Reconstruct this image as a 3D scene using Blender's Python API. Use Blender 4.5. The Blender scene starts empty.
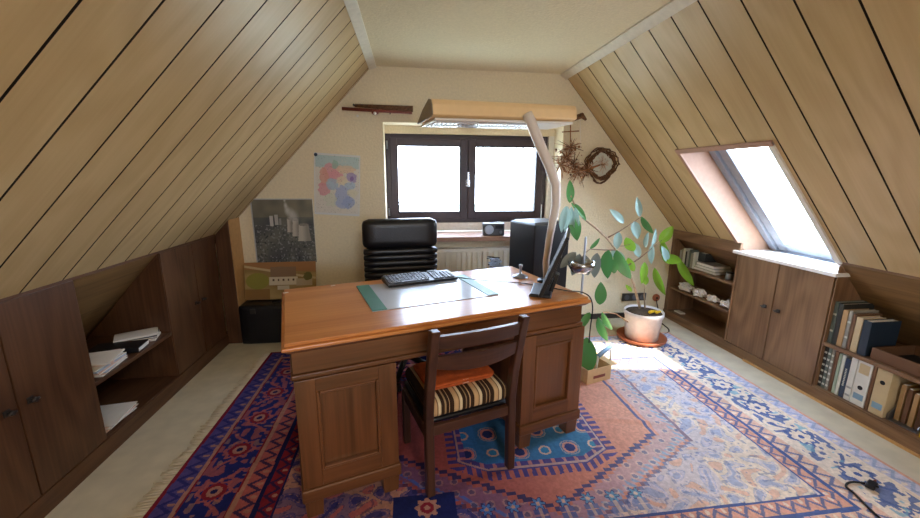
import bpy, bmesh, math, random
import numpy as np
from mathutils import Vector, Matrix
random.seed(7); rng = np.random.default_rng(7)
SC = bpy.context.scene; COL = SC.collection
PI = math.pi
# ---------------------------------------------------------------- room measures (metres)
XL, ZL, XR, ZR, H, CL, CR = -1.6055, .8867, 2.3225, .8594, 2.166, -.40, 1.164
YB = -5.2                      # rear wall
DX, DY, TH, DL, DW, DH = -.5876, -1.9948, .2899, 1.3856, .7377, .76
CAM = Vector((-.1375, -3.2941, 1.3369)); F = 384.0
yaw, pit, rol = -.1322, -.2135, .0057
fwd = Vector((-math.sin(yaw)*math.cos(pit), math.cos(yaw)*math.cos(pit), math.sin(pit)))
r0 = Vector((math.cos(yaw), math.sin(yaw), 0)); u0 = r0.cross(fwd)
RT = math.cos(rol)*r0+math.sin(rol)*u0; UP = -math.sin(rol)*r0+math.cos(rol)*u0
def at(px, py, y):            # point seen at a pixel of the photograph, standing at depth y of the room
    d = RT*((px-460)/F)-UP*((py-259)/F)+fwd
    return CAM+d*((y-CAM.y)/d.y)
def D(a, b, z):               # point in the desk's frame
    c, s = math.cos(TH), math.sin(TH)
    return Vector((DX+a*c-b*s, DY+a*s+b*c, z))
# ---------------------------------------------------------------- materials
M = {}
def srgb(h):
    if isinstance(h, str): h = [int(h[i:i+2], 16)/255 for i in (0, 2, 4)]
    return tuple(((c/12.92) if c <= .04045 else ((c+.055)/1.055)**2.4) for c in h)+(1,)
def newmat(name):
    m = bpy.data.materials.new(name); m.use_nodes = True
    return m, m.node_tree.nodes, m.node_tree.links, m.node_tree.nodes['Principled BSDF']
def plain(name, col, rough=.6, metal=0, noise=.06, scale=30, bump=0, spec=.5, coat=0):
    m, n, l, b = newmat(name); c = srgb(col)
    b.inputs['Roughness'].default_value = rough; b.inputs['Metallic'].default_value = metal
    b.inputs['Specular IOR Level'].default_value = spec; b.inputs['Coat Weight'].default_value = coat
    tc = n.new('ShaderNodeTexCoord'); ns = n.new('ShaderNodeTexNoise'); ns.inputs['Scale'].default_value = scale
    l.new(tc.outputs['Object'], ns.inputs['Vector'])
    r = n.new('ShaderNodeValToRGB'); r.color_ramp.elements[0].position = .3; r.color_ramp.elements[1].position = .7
    r.color_ramp.elements[0].color = tuple(x*(1-noise) for x in c[:3])+(1,)
    r.color_ramp.elements[1].color = tuple(min(1, x*(1+noise)) for x in c[:3])+(1,)
    l.new(ns.outputs['Fac'], r.inputs['Fac']); l.new(r.outputs['Color'], b.inputs['Base Color'])
    if bump:
        bp = n.new('ShaderNodeBump'); bp.inputs['Strength'].default_value = bump; bp.inputs['Distance'].default_value = .003
        l.new(ns.outputs['Fac'], bp.inputs['Height']); l.new(bp.outputs['Normal'], b.inputs['Normal'])
    M[name] = m; return m
def wood(name, lo, hi, along='Z', rough=.45, freq=9, dist=6, rnd=False, spec=.4, coat=0, squash=.12, amp=.15, fine=1, pos=(.42, 1.0)):
    m, n, l, b = newmat(name)
    b.inputs['Roughness'].default_value = rough; b.inputs['Specular IOR Level'].default_value = spec
    b.inputs['Coat Weight'].default_value = coat; b.inputs['Coat Roughness'].default_value = .12
    tc = n.new('ShaderNodeTexCoord'); mp = n.new('ShaderNodeMapping')
    s = [1, 1, 1]; s['XYZ'.index(along)] = squash; mp.inputs['Scale'].default_value = s
    if rnd:       # planks: a UV map laid along each plank, shifted by the plank
        l.new(tc.outputs['UV'], mp.inputs['Vector'])
    else: l.new(tc.outputs['Object'], mp.inputs['Vector'])
    n1 = n.new('ShaderNodeTexNoise'); n1.inputs['Scale'].default_value = 3.0; n1.inputs['Detail'].default_value = 2; n1.inputs['Roughness'].default_value = .45
    l.new(mp.outputs['Vector'], n1.inputs['Vector'])
    mu = n.new('ShaderNodeMath'); mu.operation = 'MULTIPLY'; mu.inputs[1].default_value = freq*dist; l.new(n1.outputs['Fac'], mu.inputs[0])
    sn = n.new('ShaderNodeMath'); sn.operation = 'SINE'; l.new(mu.outputs[0], sn.inputs[0])
    m2 = n.new('ShaderNodeMapping'); s2 = [70, 70, 70]; s2['XYZ'.index(along)] = 2.5; m2.inputs['Scale'].default_value = s2
    l.new(tc.outputs['UV' if rnd else 'Object'], m2.inputs['Vector'])
    n2 = n.new('ShaderNodeTexNoise'); n2.inputs['Scale'].default_value = 1; n2.inputs['Detail'].default_value = 4; l.new(m2.outputs['Vector'], n2.inputs['Vector'])
    a1 = n.new('ShaderNodeMath'); a1.operation = 'MULTIPLY_ADD'; a1.inputs[1].default_value = amp; fm = n.new('ShaderNodeMath'); fm.operation = 'MULTIPLY'; fm.inputs[1].default_value = fine; l.new(n2.outputs['Fac'], fm.inputs[0]); l.new(sn.outputs[0], a1.inputs[0]); l.new(fm.outputs[0], a1.inputs[2])
    n3 = n.new('ShaderNodeTexNoise'); n3.inputs['Scale'].default_value = 1.3; l.new(mp.outputs['Vector'], n3.inputs['Vector'])
    a2 = n.new('ShaderNodeMath'); a2.operation = 'MULTIPLY_ADD'; a2.inputs[1].default_value = .5; l.new(n3.outputs['Fac'], a2.inputs[0]); l.new(a1.outputs[0], a2.inputs[2])
    r = n.new('ShaderNodeValToRGB'); r.color_ramp.elements[0].position = pos[0]; r.color_ramp.elements[1].position = pos[1]
    r.color_ramp.elements[0].color = srgb(lo); r.color_ramp.elements[1].color = srgb(hi)
    l.new(a2.outputs[0], r.inputs['Fac']); l.new(r.outputs['Color'], b.inputs['Base Color'])
    bp = n.new('ShaderNodeBump'); bp.inputs['Strength'].default_value = .15; bp.inputs['Distance'].default_value = .002
    l.new(a1.outputs[0], bp.inputs['Height']); l.new(bp.outputs['Normal'], b.inputs['Normal'])
    M[name] = m; return m
def colattr(name, rough=.8, bump=0, spec=.3):
    m, n, l, b = newmat(name); b.inputs['Roughness'].default_value = rough; b.inputs['Specular IOR Level'].default_value = spec
    a = n.new('ShaderNodeAttribute'); a.attribute_name = 'Col'; l.new(a.outputs['Color'], b.inputs['Base Color'])
    if bump:
        tc = n.new('ShaderNodeTexCoord'); ns = n.new('ShaderNodeTexNoise'); ns.inputs['Scale'].default_value = 260; ns.inputs['Detail'].default_value = 3
        l.new(tc.outputs['Object'], ns.inputs['Vector']); bp = n.new('ShaderNodeBump'); bp.inputs['Strength'].default_value = bump; bp.inputs['Distance'].default_value = .004
        l.new(ns.outputs['Fac'], bp.inputs['Height']); l.new(bp.outputs['Normal'], b.inputs['Normal'])
    M[name] = m; return m
def glassy(name, tint=(1, 1, 1, 1), refl=.06):
    m = bpy.data.materials.new(name); m.use_nodes = True; n = m.node_tree.nodes; l = m.node_tree.links; n.clear()
    o = n.new('ShaderNodeOutputMaterial'); t = n.new('ShaderNodeBsdfTransparent'); t.inputs[0].default_value = tint
    g = n.new('ShaderNodeBsdfGlossy'); g.inputs['Roughness'].default_value = .02; mx = n.new('ShaderNodeMixShader'); fr = n.new('ShaderNodeFresnel'); fr.inputs[0].default_value = 1.3
    ge = n.new('ShaderNodeNewGeometry'); iv = n.new('ShaderNodeMath'); iv.operation = 'SUBTRACT'; iv.inputs[0].default_value = 1; l.new(ge.outputs['Backfacing'], iv.inputs[1]); mf = n.new('ShaderNodeMath'); mf.operation = 'MULTIPLY'; l.new(fr.outputs[0], mf.inputs[0]); l.new(iv.outputs[0], mf.inputs[1]); l.new(mf.outputs[0], mx.inputs[0]); l.new(t.outputs[0], mx.inputs[1]); l.new(g.outputs[0], mx.inputs[2]); l.new(mx.outputs[0], o.inputs[0])
    M[name] = m; return m
wood('plank', 'ab8e5e', 'd3ba8b', 'Y', rough=.42, rnd=True, freq=7, dist=7, squash=.30, spec=.45, amp=.10, fine=.4, pos=(.0, 1.1))
wood('plankplain', '6e5230', '8d6c42', 'Y', rough=.5)
wood('cabinet', '4a2f1e', '63432c', 'Z', rough=.38, squash=.25)
wood('cabinet_h', '4a2f1e', '63432c', 'Y', rough=.38, squash=.25)
wood('oak_cabinet', '6b4e36', '8a6a4c', 'Z', rough=.35, squash=.25)
wood('oak_cabinet_h', '6b4e36', '8a6a4c', 'Y', rough=.38, squash=.25)
wood('desk', '55351c', '73492b', 'Z', rough=.32, coat=.15)
wood('desk_h', '55351c', '73492b', 'X', rough=.32, coat=.15)
wood('desktop', 'bb753a', 'd28f52', 'X', rough=.28, coat=.12, dist=5)
wood('chairwood', '36221a', '523527', 'Z', rough=.35, coat=.1)
wood('chairwood_h', '36221a', '523527', 'X', rough=.35, coat=.1)
plain('wallpaper', 'ebdfc0', .9, noise=.05, scale=60, bump=.9)
plain('ceilingpaper', 'e2d7ba', .95, noise=.05, scale=75, bump=.9)
plain('carpet', 'cdc3aa', .98, noise=.08, scale=9, bump=.3, spec=.1)
plain('white', 'e8e4da', .45); plain('trimwhite', 'd9d3c4', .6)
plain('lightedge', 'c79a63', .6); plain('darkgap', '1c120a', .9)
plain('winframe', '3f3338', .4); plain('winrubber', '1a1518', .6)
plain('blackplastic', '16161a', .35); plain('blackleather', '141418', .36, bump=.25, scale=120, spec=.5)
plain('greyplastic', '55585e', .4); plain('chrome', 'b8bcc2', .18, metal=1, noise=.01)
plain('silver', '9aa0a8', .3, metal=.9, noise=.01); plain('iron', '4a4644', .4, metal=.6)
plain('lampyellow', 'f6d6a2', .4, noise=.02); plain('lampwhite', 'ece8e0', .35, noise=.02); plain('lampgrey', '8f8578', .5)
plain('louver', 'dfe3ea', .2, metal=.5, noise=.02); plain('polegrey', 'e2d9d2', .4, noise=.02)
plain('terracotta', 'a9603f', .6); plain('potwhite', 'ddd6cf', .4); plain('soil', '4a3828', .95, noise=.4, scale=80, bump=.8)
plain('bark', '6f5138', .8, noise=.3, scale=60); plain('barkpale', 'b39a7c', .8, noise=.3, scale=60)
plain('twig', '6a4a30', .9, noise=.4, scale=60); plain('dryflower', '9a6a42', .9, noise=.5, scale=90); plain('dryflower2', 'c9a78c', .9, noise=.3, scale=90)
plain('paper', 'eeeae2', .8, noise=.02); plain('paperpink', 'e6c9bd', .8, noise=.03); plain('paperblue', 'b9c9de', .8, noise=.03)
plain('padgreen', '2f7a66', .45); plain('padpaper', 'c3ccd8', .2, noise=.02, coat=.1)
plain('orangecloth', 'd4632c', .85, noise=.12, scale=40, bump=.2); plain('socketdark', '3b3734', .4)
plain('cardboard', 'cfae80', .85); plain('pinkboard', 'a8836e', .5); plain('bluesteel', '7f9fbd', .35)
plain('yellowflower', 'e0b512', .7); plain('radiatorwhite', 'e6e2d2', .4, noise=.02)
plain('stonewhite', 'e8e4de', .8, noise=.06, scale=60, bump=.5)
plain('outbark', '8a8078', .9); plain('outground', '8a8f80', .95, noise=.2, scale=.5); plain('rubber', '0e0e10', .7)
for k, c in dict(bk_teal='5d6a62', bk_tan='b08f62', bk_beige='c8b48c', bk_gray='8d8a7e', bk_navy='20303f', bk_green='9fb09a', bk_white='dcdcd4', bk_brown='6b4a30',
                 bk_dark='2c2e2c', bk_yellow='d8b81c', bk_blue='2d3f58', bk_pale='cfd2c6', bk_olive='7c7a50', bk_grey='9da09c', bk_label='7fa3bd', bk_red='7a3a2c').items():
    plain(k, c, .55, noise=.04)
glassy('glass'); plain('lining', '9d7a62', .6); plain('skyframe', '8b93a0', .45)
m, n, l, b = newmat('leafgreen'); M['leafgreen'] = m
def leafmat(name, col, back, tr=.35, rough=.3):
    m = bpy.data.materials.new(name); m.use_nodes = True; n = m.node_tree.nodes; l = m.node_tree.links
    b = n['Principled BSDF']; out = n['Material Output']; b.inputs['Roughness'].default_value = rough
    g = n.new('ShaderNodeNewGeometry'); mx = n.new('ShaderNodeMix'); mx.data_type = 'RGBA'
    mx.inputs['A'].default_value = srgb(col); mx.inputs['B'].default_value = srgb(back); l.new(g.outputs['Backfacing'], mx.inputs['Factor'])
    tc = n.new('ShaderNodeTexCoord'); w = n.new('ShaderNodeTexWave'); w.inputs['Scale'].default_value = 16; w.inputs['Distortion'].default_value = 1; l.new(tc.outputs['Object'], w.inputs['Vector'])
    m3 = n.new('ShaderNodeMix'); m3.data_type = 'RGBA'; m3.blend_type = 'MULTIPLY'; m3.inputs['Factor'].default_value = .18
    l.new(mx.outputs['Result'], m3.inputs['A']); l.new(w.outputs['Color'], m3.inputs['B']); l.new(m3.outputs['Result'], b.inputs['Base Color'])
    t = n.new('ShaderNodeBsdfTranslucent'); l.new(m3.outputs['Result'], t.inputs['Color'])
    ms = n.new('ShaderNodeMixShader'); ms.inputs[0].default_value = tr; l.new(b.outputs[0], ms.inputs[1]); l.new(t.outputs[0], ms.inputs[2]); l.new(ms.outputs[0], out.inputs[0])
    M[name] = m
leafmat('leafdark', '558f50', '86a582', .35); leafmat('leafbright', '93c63e', 'a5cc5a', .5); leafmat('leafblue', 'a9cac2', 'b2cdca', .3); leafmat('leafgrey', '8d948c', '9a958c', .2)  # leafblue carries the reflected blue sky in its base colour
# ---------------------------------------------------------------- mesh helpers
class MB:
    def __init__(s): s.bm = bmesh.new(); s.mats = []
    def mi(s, m):
        if m not in s.mats: s.mats.append(m)
        return s.mats.index(m)
    def face(s, pts, m, smooth=False):
        f = s.bm.faces.new([s.bm.verts.new(p) for p in pts]); f.material_index = s.mi(m); f.smooth = smooth; return f
    def hexa(s, P, m):        # eight corners: bottom ring then top ring
        v = [s.bm.verts.new(p) for p in P]; i = s.mi(m)
        for q in ((3, 2, 1, 0), (4, 5, 6, 7), (0, 1, 5, 4), (1, 2, 6, 5), (2, 3, 7, 6), (3, 0, 4, 7)):
            f = s.bm.faces.new([v[k] for k in q]); f.material_index = i
        return s
    def box(s, x0, x1, y0, y1, z0, z1, m, T=None):
        P = [Vector(p) for p in ((x0, y0, z0), (x1, y0, z0), (x1, y1, z0), (x0, y1, z0), (x0, y0, z1), (x1, y0, z1), (x1, y1, z1), (x0, y1, z1))]
        return s.hexa([T @ p for p in P] if T else P, m)
    def prism(s, poly, axis, a, b, m):   # polygon in the two other axes, extruded along axis
        def mk(p, t):
            q = list(p); q.insert('xyz'.index(axis), t); return Vector(q)
        A = [s.bm.verts.new(mk(p, a)) for p in poly]; B = [s.bm.verts.new(mk(p, b)) for p in poly]; i = s.mi(m); k = len(poly)
        for f in [s.bm.faces.new(A), s.bm.faces.new(B[::-1])]+[s.bm.faces.new((A[j], B[j], B[(j+1) % k], A[(j+1) % k])) for j in range(k)]: f.material_index = i
        return s
    def tube(s, pts, rad, m, seg=8, cap=True):
        pts = [Vector(p) for p in pts]; n = len(pts); i = s.mi(m); rings = []
        up = Vector((0, 0, 1)) if abs((pts[1]-pts[0]).normalized().z) < .9 else Vector((1, 0, 0))
        for k, p in enumerate(pts):
            t = (pts[min(k+1, n-1)]-pts[max(k-1, 0)]).normalized(); a = t.cross(up).normalized(); c = a.cross(t); up = c if c.length else up
            r = rad[k] if isinstance(rad, (list, tuple)) else rad
            rings.append([s.bm.verts.new(p+(a*math.cos(2*PI*j/seg)+c*math.sin(2*PI*j/seg))*r) for j in range(seg)])
        for A, B in zip(rings, rings[1:]):
            for j in range(seg):
                f = s.bm.faces.new((A[j], A[(j+1) % seg], B[(j+1) % seg], B[j])); f.material_index = i; f.smooth = True
        if cap:
            for R_ in (rings[0][::-1], rings[-1]): f = s.bm.faces.new(R_); f.material_index = i
        return s
    def lathe(s, prof, c, m, seg=32, T=None):
        i = s.mi(m); rings = []
        for r, z in prof:
            ring = []
            for j in range(seg):
                p = Vector((r*math.cos(2*PI*j/seg), r*math.sin(2*PI*j/seg), z)); p = (T @ p if T else p)+Vector(c); ring.append(s.bm.verts.new(p))
            rings.append(ring)
        for A, B in zip(rings, rings[1:]):
            for j in range(seg):
                f = s.bm.faces.new((A[j], A[(j+1) % seg], B[(j+1) % seg], B[j])); f.material_index = i; f.smooth = True
        for R_ in (rings[0][::-1], rings[-1]): f = s.bm.faces.new(R_); f.material_index = i
        return s
    def build(s, name, parent=None, bevel=0, seg=2, sub=0, T=None, **props):
        me = bpy.data.meshes.new(name); bmesh.ops.recalc_face_normals(s.bm, faces=s.bm.faces); s.bm.to_mesh(me); s.bm.free()
        for k in s.mats: me.materials.append(M[k])
        o = bpy.data.objects.new(name, me); COL.objects.link(o)
        if T is not None: o.matrix_world = T
        if parent is not None: o.parent = parent
        if bevel:
            b = o.modifiers.new('b', 'BEVEL'); b.width = bevel; b.segments = seg; b.limit_method = 'ANGLE'; b.angle_limit = .6
        if sub:
            q = o.modifiers.new('s', 'SUBSURF'); q.levels = sub; q.render_levels = sub
        for k, v in props.items(): o[k] = v
        return o
def empty(name, loc=(0, 0, 0), rz=0, label=None, cat=None, group=None, kind=None):
    o = bpy.data.objects.new(name, None); COL.objects.link(o); o.location = loc; o.rotation_euler = (0, 0, rz); o.empty_display_size = .1
    tag(o, label, cat, group, kind); return o
def tag(o, label=None, cat=None, group=None, kind=None):
    if label: o['label'] = label
    if cat: o['category'] = cat
    if group: o['group'] = group
    if kind: o['kind'] = kind
    return o
def softbox(mb, x0, x1, y0, y1, z0, z1, m, r=.03, puff=0, n=8):
    """rounded cushion-like box as a grid-projected superellipsoid"""
    cx, cy, cz = (x0+x1)/2, (y0+y1)/2, (z0+z1)/2; hx, hy, hz = (x1-x0)/2, (y1-y0)/2, (z1-z0)/2
    tmp = bmesh.new(); bmesh.ops.create_cube(tmp, size=2); bmesh.ops.subdivide_edges(tmp, edges=tmp.edges, cuts=n, use_grid_fill=True)
    i = mb.mi(m); mp = {}
    for v in tmp.verts:
        p = Vector((v.co.x*hx, v.co.y*hy, v.co.z*hz)); q = Vector([max(-h+r, min(h-r, c)) for h, c in zip((hx, hy, hz), p)])
        d = p-q; p = q+(d.normalized()*r if d.length > 1e-9 else d)
        if puff: p.z += puff*math.copysign(1, v.co.z)*max(0, (1-v.co.x**2))*max(0, 1-v.co.y**2) if abs(v.co.z) > .99 else 0
        mp[v.index] = mb.bm.verts.new(p+Vector((cx, cy, cz)))
    for f in tmp.faces:
        g = mb.bm.faces.new([mp[v.index] for v in f.verts]); g.material_index = i; g.smooth = True
    tmp.free(); return mb
def grid_mesh(name, nx, ny, pos, col, mat, parent=None, thick=0):
    """pos(u,v)->xyz arrays, col (ny,nx,3) srgb 0..1 per cell"""
    u, v = np.meshgrid(np.linspace(0, 1, nx+1), np.linspace(0, 1, ny+1)); P = pos(u, v).reshape(-1, 3)
    idx = np.arange((nx+1)*(ny+1)).reshape(ny+1, nx+1)
    Fc = np.stack([idx[:-1, :-1], idx[:-1, 1:], idx[1:, 1:], idx[1:, :-1]], -1).reshape(-1, 4)
    me = bpy.data.meshes.new(name); me.vertices.add(len(P)); me.vertices.foreach_set('co', P.astype('f').ravel())
    me.loops.add(Fc.size); me.loops.foreach_set('vertex_index', Fc.astype('i').ravel())
    me.polygons.add(len(Fc)); me.polygons.foreach_set('loop_start', np.arange(0, Fc.size, 4, dtype='i'))
    me.update(calc_edges=True)
    c = np.clip(col, 0, 1); c = np.where(c <= .04045, c/12.92, ((c+.055)/1.055)**2.4)
    a = me.color_attributes.new('Col', 'FLOAT_COLOR', 'CORNER')
    cc = np.ones((len(Fc), 4, 4), 'f'); cc[:, :, :3] = c.reshape(-1, 1, 3); a.data.foreach_set('color', cc.ravel())
    me.materials.append(M[mat]); o = bpy.data.objects.new(name, me); COL.objects.link(o)
    if parent: o.parent = parent
    if thick: s = o.modifiers.new('t', 'SOLIDIFY'); s.thickness = thick; s.offset = -1
    return o
def vnoise(x, y, s, seed=0):
    x = x*s+seed*17.3; y = y*s+seed*31.7; xi = np.floor(x).astype(int); yi = np.floor(y).astype(int); fx = x-xi; fy = y-yi
    fx = fx*fx*(3-2*fx); fy = fy*fy*(3-2*fy)
    h = lambda a, b: np.modf(np.abs(np.sin(a*127.1+b*311.7)*43758.5453))[0]
    return (h(xi, yi)*(1-fx)+h(xi+1, yi)*fx)*(1-fy)+(h(xi, yi+1)*(1-fx)+h(xi+1, yi+1)*fx)*fy
colattr('rugcol', .95, .5, .15); colattr('printcol', .35, 0, .4); colattr('clothcol', .9, .3, .1)
C3 = lambda h: np.array([int(h[i:i+2], 16)/255 for i in (0, 2, 4)])
# ================================================================ SETTING
mb = MB(); mb.box(-2.5, 3.2, YB-.2, .3, -.12, 0, 'carpet'); mb.build('floor', kind='structure')
mb = MB(); mb.box(CL-.05, CR+.05, YB-.2, .3, H, H+.1, 'ceilingpaper'); mb.build('ceiling', kind='structure')
WX0, WX1, WZ0, WZ1 = -.33, 1.187, .80, 1.755
mb = MB()
for poly in ([(-2.44, 0), (WX0, 0), (WX0, H), (CL, H)], [(WX0, 0), (WX1, 0), (WX1, WZ0), (WX0, WZ0)], [(WX0, WZ1), (WX1, WZ1), (WX1, 2.14), (CR, H), (WX0, H)], [(WX1, 0), (3.08, 0), (WX1, 2.14)]):
    mb.prism(poly, 'y', 0, .3, 'wallpaper')
mb.build('wall_back', kind='structure')
mb = MB()       # rear wall behind the viewer with an unseen window opening added for back fill
rw = [(-2.44, 0), (-.5, 0), (-.5, 1.95), (-.5, H), (CL, H)]
for poly in ([(-2.44, 0), (-.1, 0), (-.1, H), (CL, H)], [(-.1, 0), (.9, 0), (.9, 1.0), (-.1, 1.0)], [(-.1, 1.65), (.9, 1.65), (.9, H), (-.1, H)], [(.9, 0), (3.08, 0), (CR, H), (.9, H)]):
    mb.prism(poly, 'y', YB-.2, YB, 'wallpaper')
mb.build('wall_front', kind='structure')
w3 = empty('fill_window', (0, 0, 0), kind='structure')  # unseen window, added to let fill light in from behind
mb = MB()
for a in ((-.1, -.04, 1.0, 1.65), (.84, .9, 1.0, 1.65), (-.04, .84, 1.0, 1.06), (-.04, .84, 1.59, 1.65), (.37, .43, 1.06, 1.59)): mb.box(a[0], a[1], YB-.12, YB-.06, a[2], a[3], 'winframe')
mb.build('frame', w3); mb = MB(); mb.box(-.06, .86, YB-.095, YB-.09, 1.04, 1.61, 'glass'); mb.build('pane', w3)

def slope_frame(side):
    a, b = ((XL, ZL), (CL, H)) if side < 0 else ((XR, ZR), (CR, H))
    d = Vector((b[0]-a[0], 0, b[1]-a[1])); L = d.length; d.normalize(); n = Vector((d.z, 0, -d.x)) if side > 0 else Vector((-d.z, 0, d.x))
    O = Vector((a[0], 0, a[1])); return O, d, n, L
PITCH = .185
OP = (-1.435, -.73, -.10, .873); OP2 = (-1.435, -.73, -.29, .873)    # skylight opening on the slope: y0,y1,v0,v1
def rects_minus(y0, y1, v0, v1, op):
    if op is None or y1 <= op[0] or y0 >= op[1] or v1 <= op[2] or v0 >= op[3]: return [(y0, y1, v0, v1)]
    out = []
    if y0 < op[0]: out.append((y0, op[0], v0, v1)); y0 = op[0]
    if y1 > op[1]: out.append((op[1], y1, v0, v1)); y1 = op[1]
    if v0 < op[2]: out.append((y0, y1, v0, op[2]))
    if v1 > op[3]: out.append((y0, y1, op[3], v1))
    return out
def slope(side, name, off, op, op2=None):
    O, d, n, L = slope_frame(side); mb = MB(); uvl = mb.bm.loops.layers.uv.new('UVMap')
    def bx(y0, y1, v0, v1, w0, w1, m):
        P = [O+d*v+n*w+Vector((0, y, 0)) for w in (w0, w1) for (y, v) in ((y0, v0), (y1, v0), (y1, v1), (y0, v1))]; mb.hexa(P, m)
    k = 0; y = off
    ys = [.0]
    while y > YB: ys.append(y); y -= PITCH
    ys.append(YB)
    for ya, yb in zip(ys, ys[1:]):
        ph = random.uniform(0, 40); g = .0042
        for r in rects_minus(yb+g, ya-g, .0, L+.02, op):
            f0 = len(mb.bm.faces); bx(*r, 0, .014, 'plank'); mb.bm.faces.ensure_lookup_table()
            for f in mb.bm.faces[f0:]:
                f.normal_update()
                if abs(f.normal.y) > .9: f.material_index = mb.mi('darkgap')
                for lp in f.loops:
                    c = lp.vert.co; lp[uvl].uv = (c.y+ph*3.1, (c-O).dot(d)+ph)
    for r in rects_minus(YB-.2, .3, 0, L+.05, op): bx(*r, .014, .2, 'darkgap')
    z0 = O.z/d.z
    for r in rects_minus(YB-.2, .3, -z0, -.0005, OP2 if op else None): bx(*r, .002, .2, 'plankplain')
    return mb.build(name, kind='structure')
slope(-1, 'wall_left', -.04, None); slope(1, 'wall_right', -.185, OP)
# trims where ceiling and slopes meet, and along the knee line
Ol, dl, nl, Ll = slope_frame(-1); Orr, dr, nr, Lr = slope_frame(1)
mb = MB(); mb.prism([(CL-.012, H), (CL+.035, H), (CL+.035, H-.012), (CL-.02, H-.03)], 'y', YB, 0, 'trimwhite'); mb.build('trim_1', kind='structure')
mb = MB(); mb.prism([(CR+.03, H-.035), (CR-.03, H), (CR-.035, H-.012), (CR+.018, H-.045)], 'y', YB, 0, 'trimwhite'); mb.build('trim_2', kind='structure')
mb = MB(); mb.box(XL-.02, XL+.008, -5.2, -.192, ZL-.004, ZL+.014, 'cabinet_h'); mb.build('trim_3', kind='structure')
mb = MB(); mb.box(XR-.006, XR+.02, -5.2, -1.44, ZR-.004, ZR+.016, 'oak_cabinet_h'); mb.build('trim_4', kind='structure')
mb = MB(); mb.box(XL-.03, XL+.004, -5.2, -.0, 0, .086, 'cabinet_h'); mb.build('baseboard_left', kind='structure')
mb = MB(); mb.box(XR-.004, XR+.03, -5.2, -.0, 0, .072, 'oak_cabinet_h'); mb.box(XR-.016, XR-.004, -2.6, -.95, 0, .012, 'lightedge'); mb.build('baseboard_right', kind='structure')
mb = MB(); mb.box(-1.5, 2.30, -.012, 0, 0, .05, 'socketdark'); mb.build('baseboard_back', kind='structure')
mb = MB(); mb.box(XL-.03, XL-.001, -5.2, -2.152, .088, ZL-.006, 'cabinet'); mb.build('trim_5', kind='structure')
mb = MB(); mb.box(XR+.001, XR+.03, -5.2, -2.452, .074, ZR-.006, 'oak_cabinet'); mb.build('trim_6', kind='structure')
mb = MB()   # boxed column at the gable corner, its top cut to the slope
zt = lambda x: ZL+(x-XL)*dl.z/dl.x
mb.prism([(XL, 0), (XL, zt(XL)-.003), (-1.50, zt(-1.50)-.003), (-1.50, 0)], 'y', -.19, 0, 'cabinet'); mb.build('trim_7', kind='structure', bevel=.003)
mb = MB(); mb.prism([(-1.499, 0), (-1.499, zt(-1.50)-.004), (-1.492, zt(-1.492)-.006), (-1.492, 0)], 'y', -.185, -.004, 'lightedge'); mb.build('trim_8', kind='structure')

# ---------------------------------------------------------------- main window
w1 = empty('window_1', kind='structure')
def ring(mb, x0, x1, z0, z1, w, y0, y1, m):
    mb.box(x0, x0+w, y0, y1, z0, z1, m); mb.box(x1-w, x1, y0, y1, z0, z1, m); mb.box(x0+w, x1-w, y0, y1, z0, z0+w, m); mb.box(x0+w, x1-w, y0, y1, z1-w, z1, m)
mb = MB(); ring(mb, -.33, 1.135, .915, 1.69, .045, .23, .29, 'winframe'); mb.box(.385, .405, .23, .29, .95, 1.65, 'winframe'); mb.build('frame', w1, bevel=.004)
for x0, x1 in ((-.29, .388), (.40, 1.095)):
    mb = MB(); ring(mb, x0, x1, .95, 1.655, .062, .215, .27, 'winframe'); s = mb.build('sash', w1, bevel=.004)
    mb = MB(); ring(mb, x0+.058, x1-.058, 1.008, 1.597, .008, .212, .262, 'winrubber'); mb.build('seal', s)
    mb = MB(); mb.box(x0+.06, x1-.06, .24, .244, 1.01, 1.595, 'glass'); mb.build('pane', s)
mb = MB(); mb.box(.375, .413, .2, .216, 1.24, 1.30, 'chrome'); mb.box(.384, .402, .175, .187, 1.25, 1.37, 'chrome'); mb.box(.388, .398, .18, .205, 1.255, 1.275, 'chrome'); mb.build('handle', w1, bevel=.003, label='silver window handle')
for z in (1.56, .98): mb = MB(); mb.tube([(-.315, .212, z), (-.315, .212, z+.07)], .008, 'silver'); mb.build('hinge', w1)
mb = MB(); mb.box(WX0, WX1, .20, .29, 1.69, WZ1, 'wallpaper'); mb.box(1.135, WX1, .2, .29, .84, 1.69, 'white'); mb.box(WX0, WX1, .2, .29, .84, .915, 'white'); mb.build('surround', w1)
mb = MB(); mb.box(WX0-.0, WX1, -.16, .2, .80, .838, 'pinkboard'); mb.build('sill', w1, bevel=.004)
# ---------------------------------------------------------------- skylight
w2 = empty('window_2', kind='structure')
def sbox(mb, y0, y1, v0, v1, w0, w1, m):
    mb.hexa([Orr+dr*v+nr*w+Vector((0, y, 0)) for w in (w0, w1) for (y, v) in ((y0, v0), (y1, v0), (y1, v1), (y0, v1))], m)
mb = MB()
sbox(mb, OP[1]-.012, OP[1], -.02, OP[3], -.004, .2, 'lining'); sbox(mb, OP[0], OP[0]+.012, -.02, OP[3], -.004, .2, 'lining'); sbox(mb, OP[1]-.012, OP[1], -.29, -.02, .0, .2, 'lining'); sbox(mb, OP[0], OP[0]+.012, -.29, -.02, .0, .2, 'lining'); sbox(mb, OP[0], OP[1], OP[3]-.012, OP[3], -.004, .2, 'lining')
mb.build('reveal', w2)
mb = MB()
sbox(mb, OP[1]-.014, OP[1]+.014, .0, OP[3]+.014, -.012, 0, 'pinkboard'); sbox(mb, OP[0]-.02, OP[0]+.014, .0, OP[3]+.014, -.012, 0, 'trimwhite'); sbox(mb, OP[0]-.02, OP[1]+.014, OP[3]-.012, OP[3]+.02, -.014, 0, 'pinkboard')
mb.build('casing', w2, bevel=.002)
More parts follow.
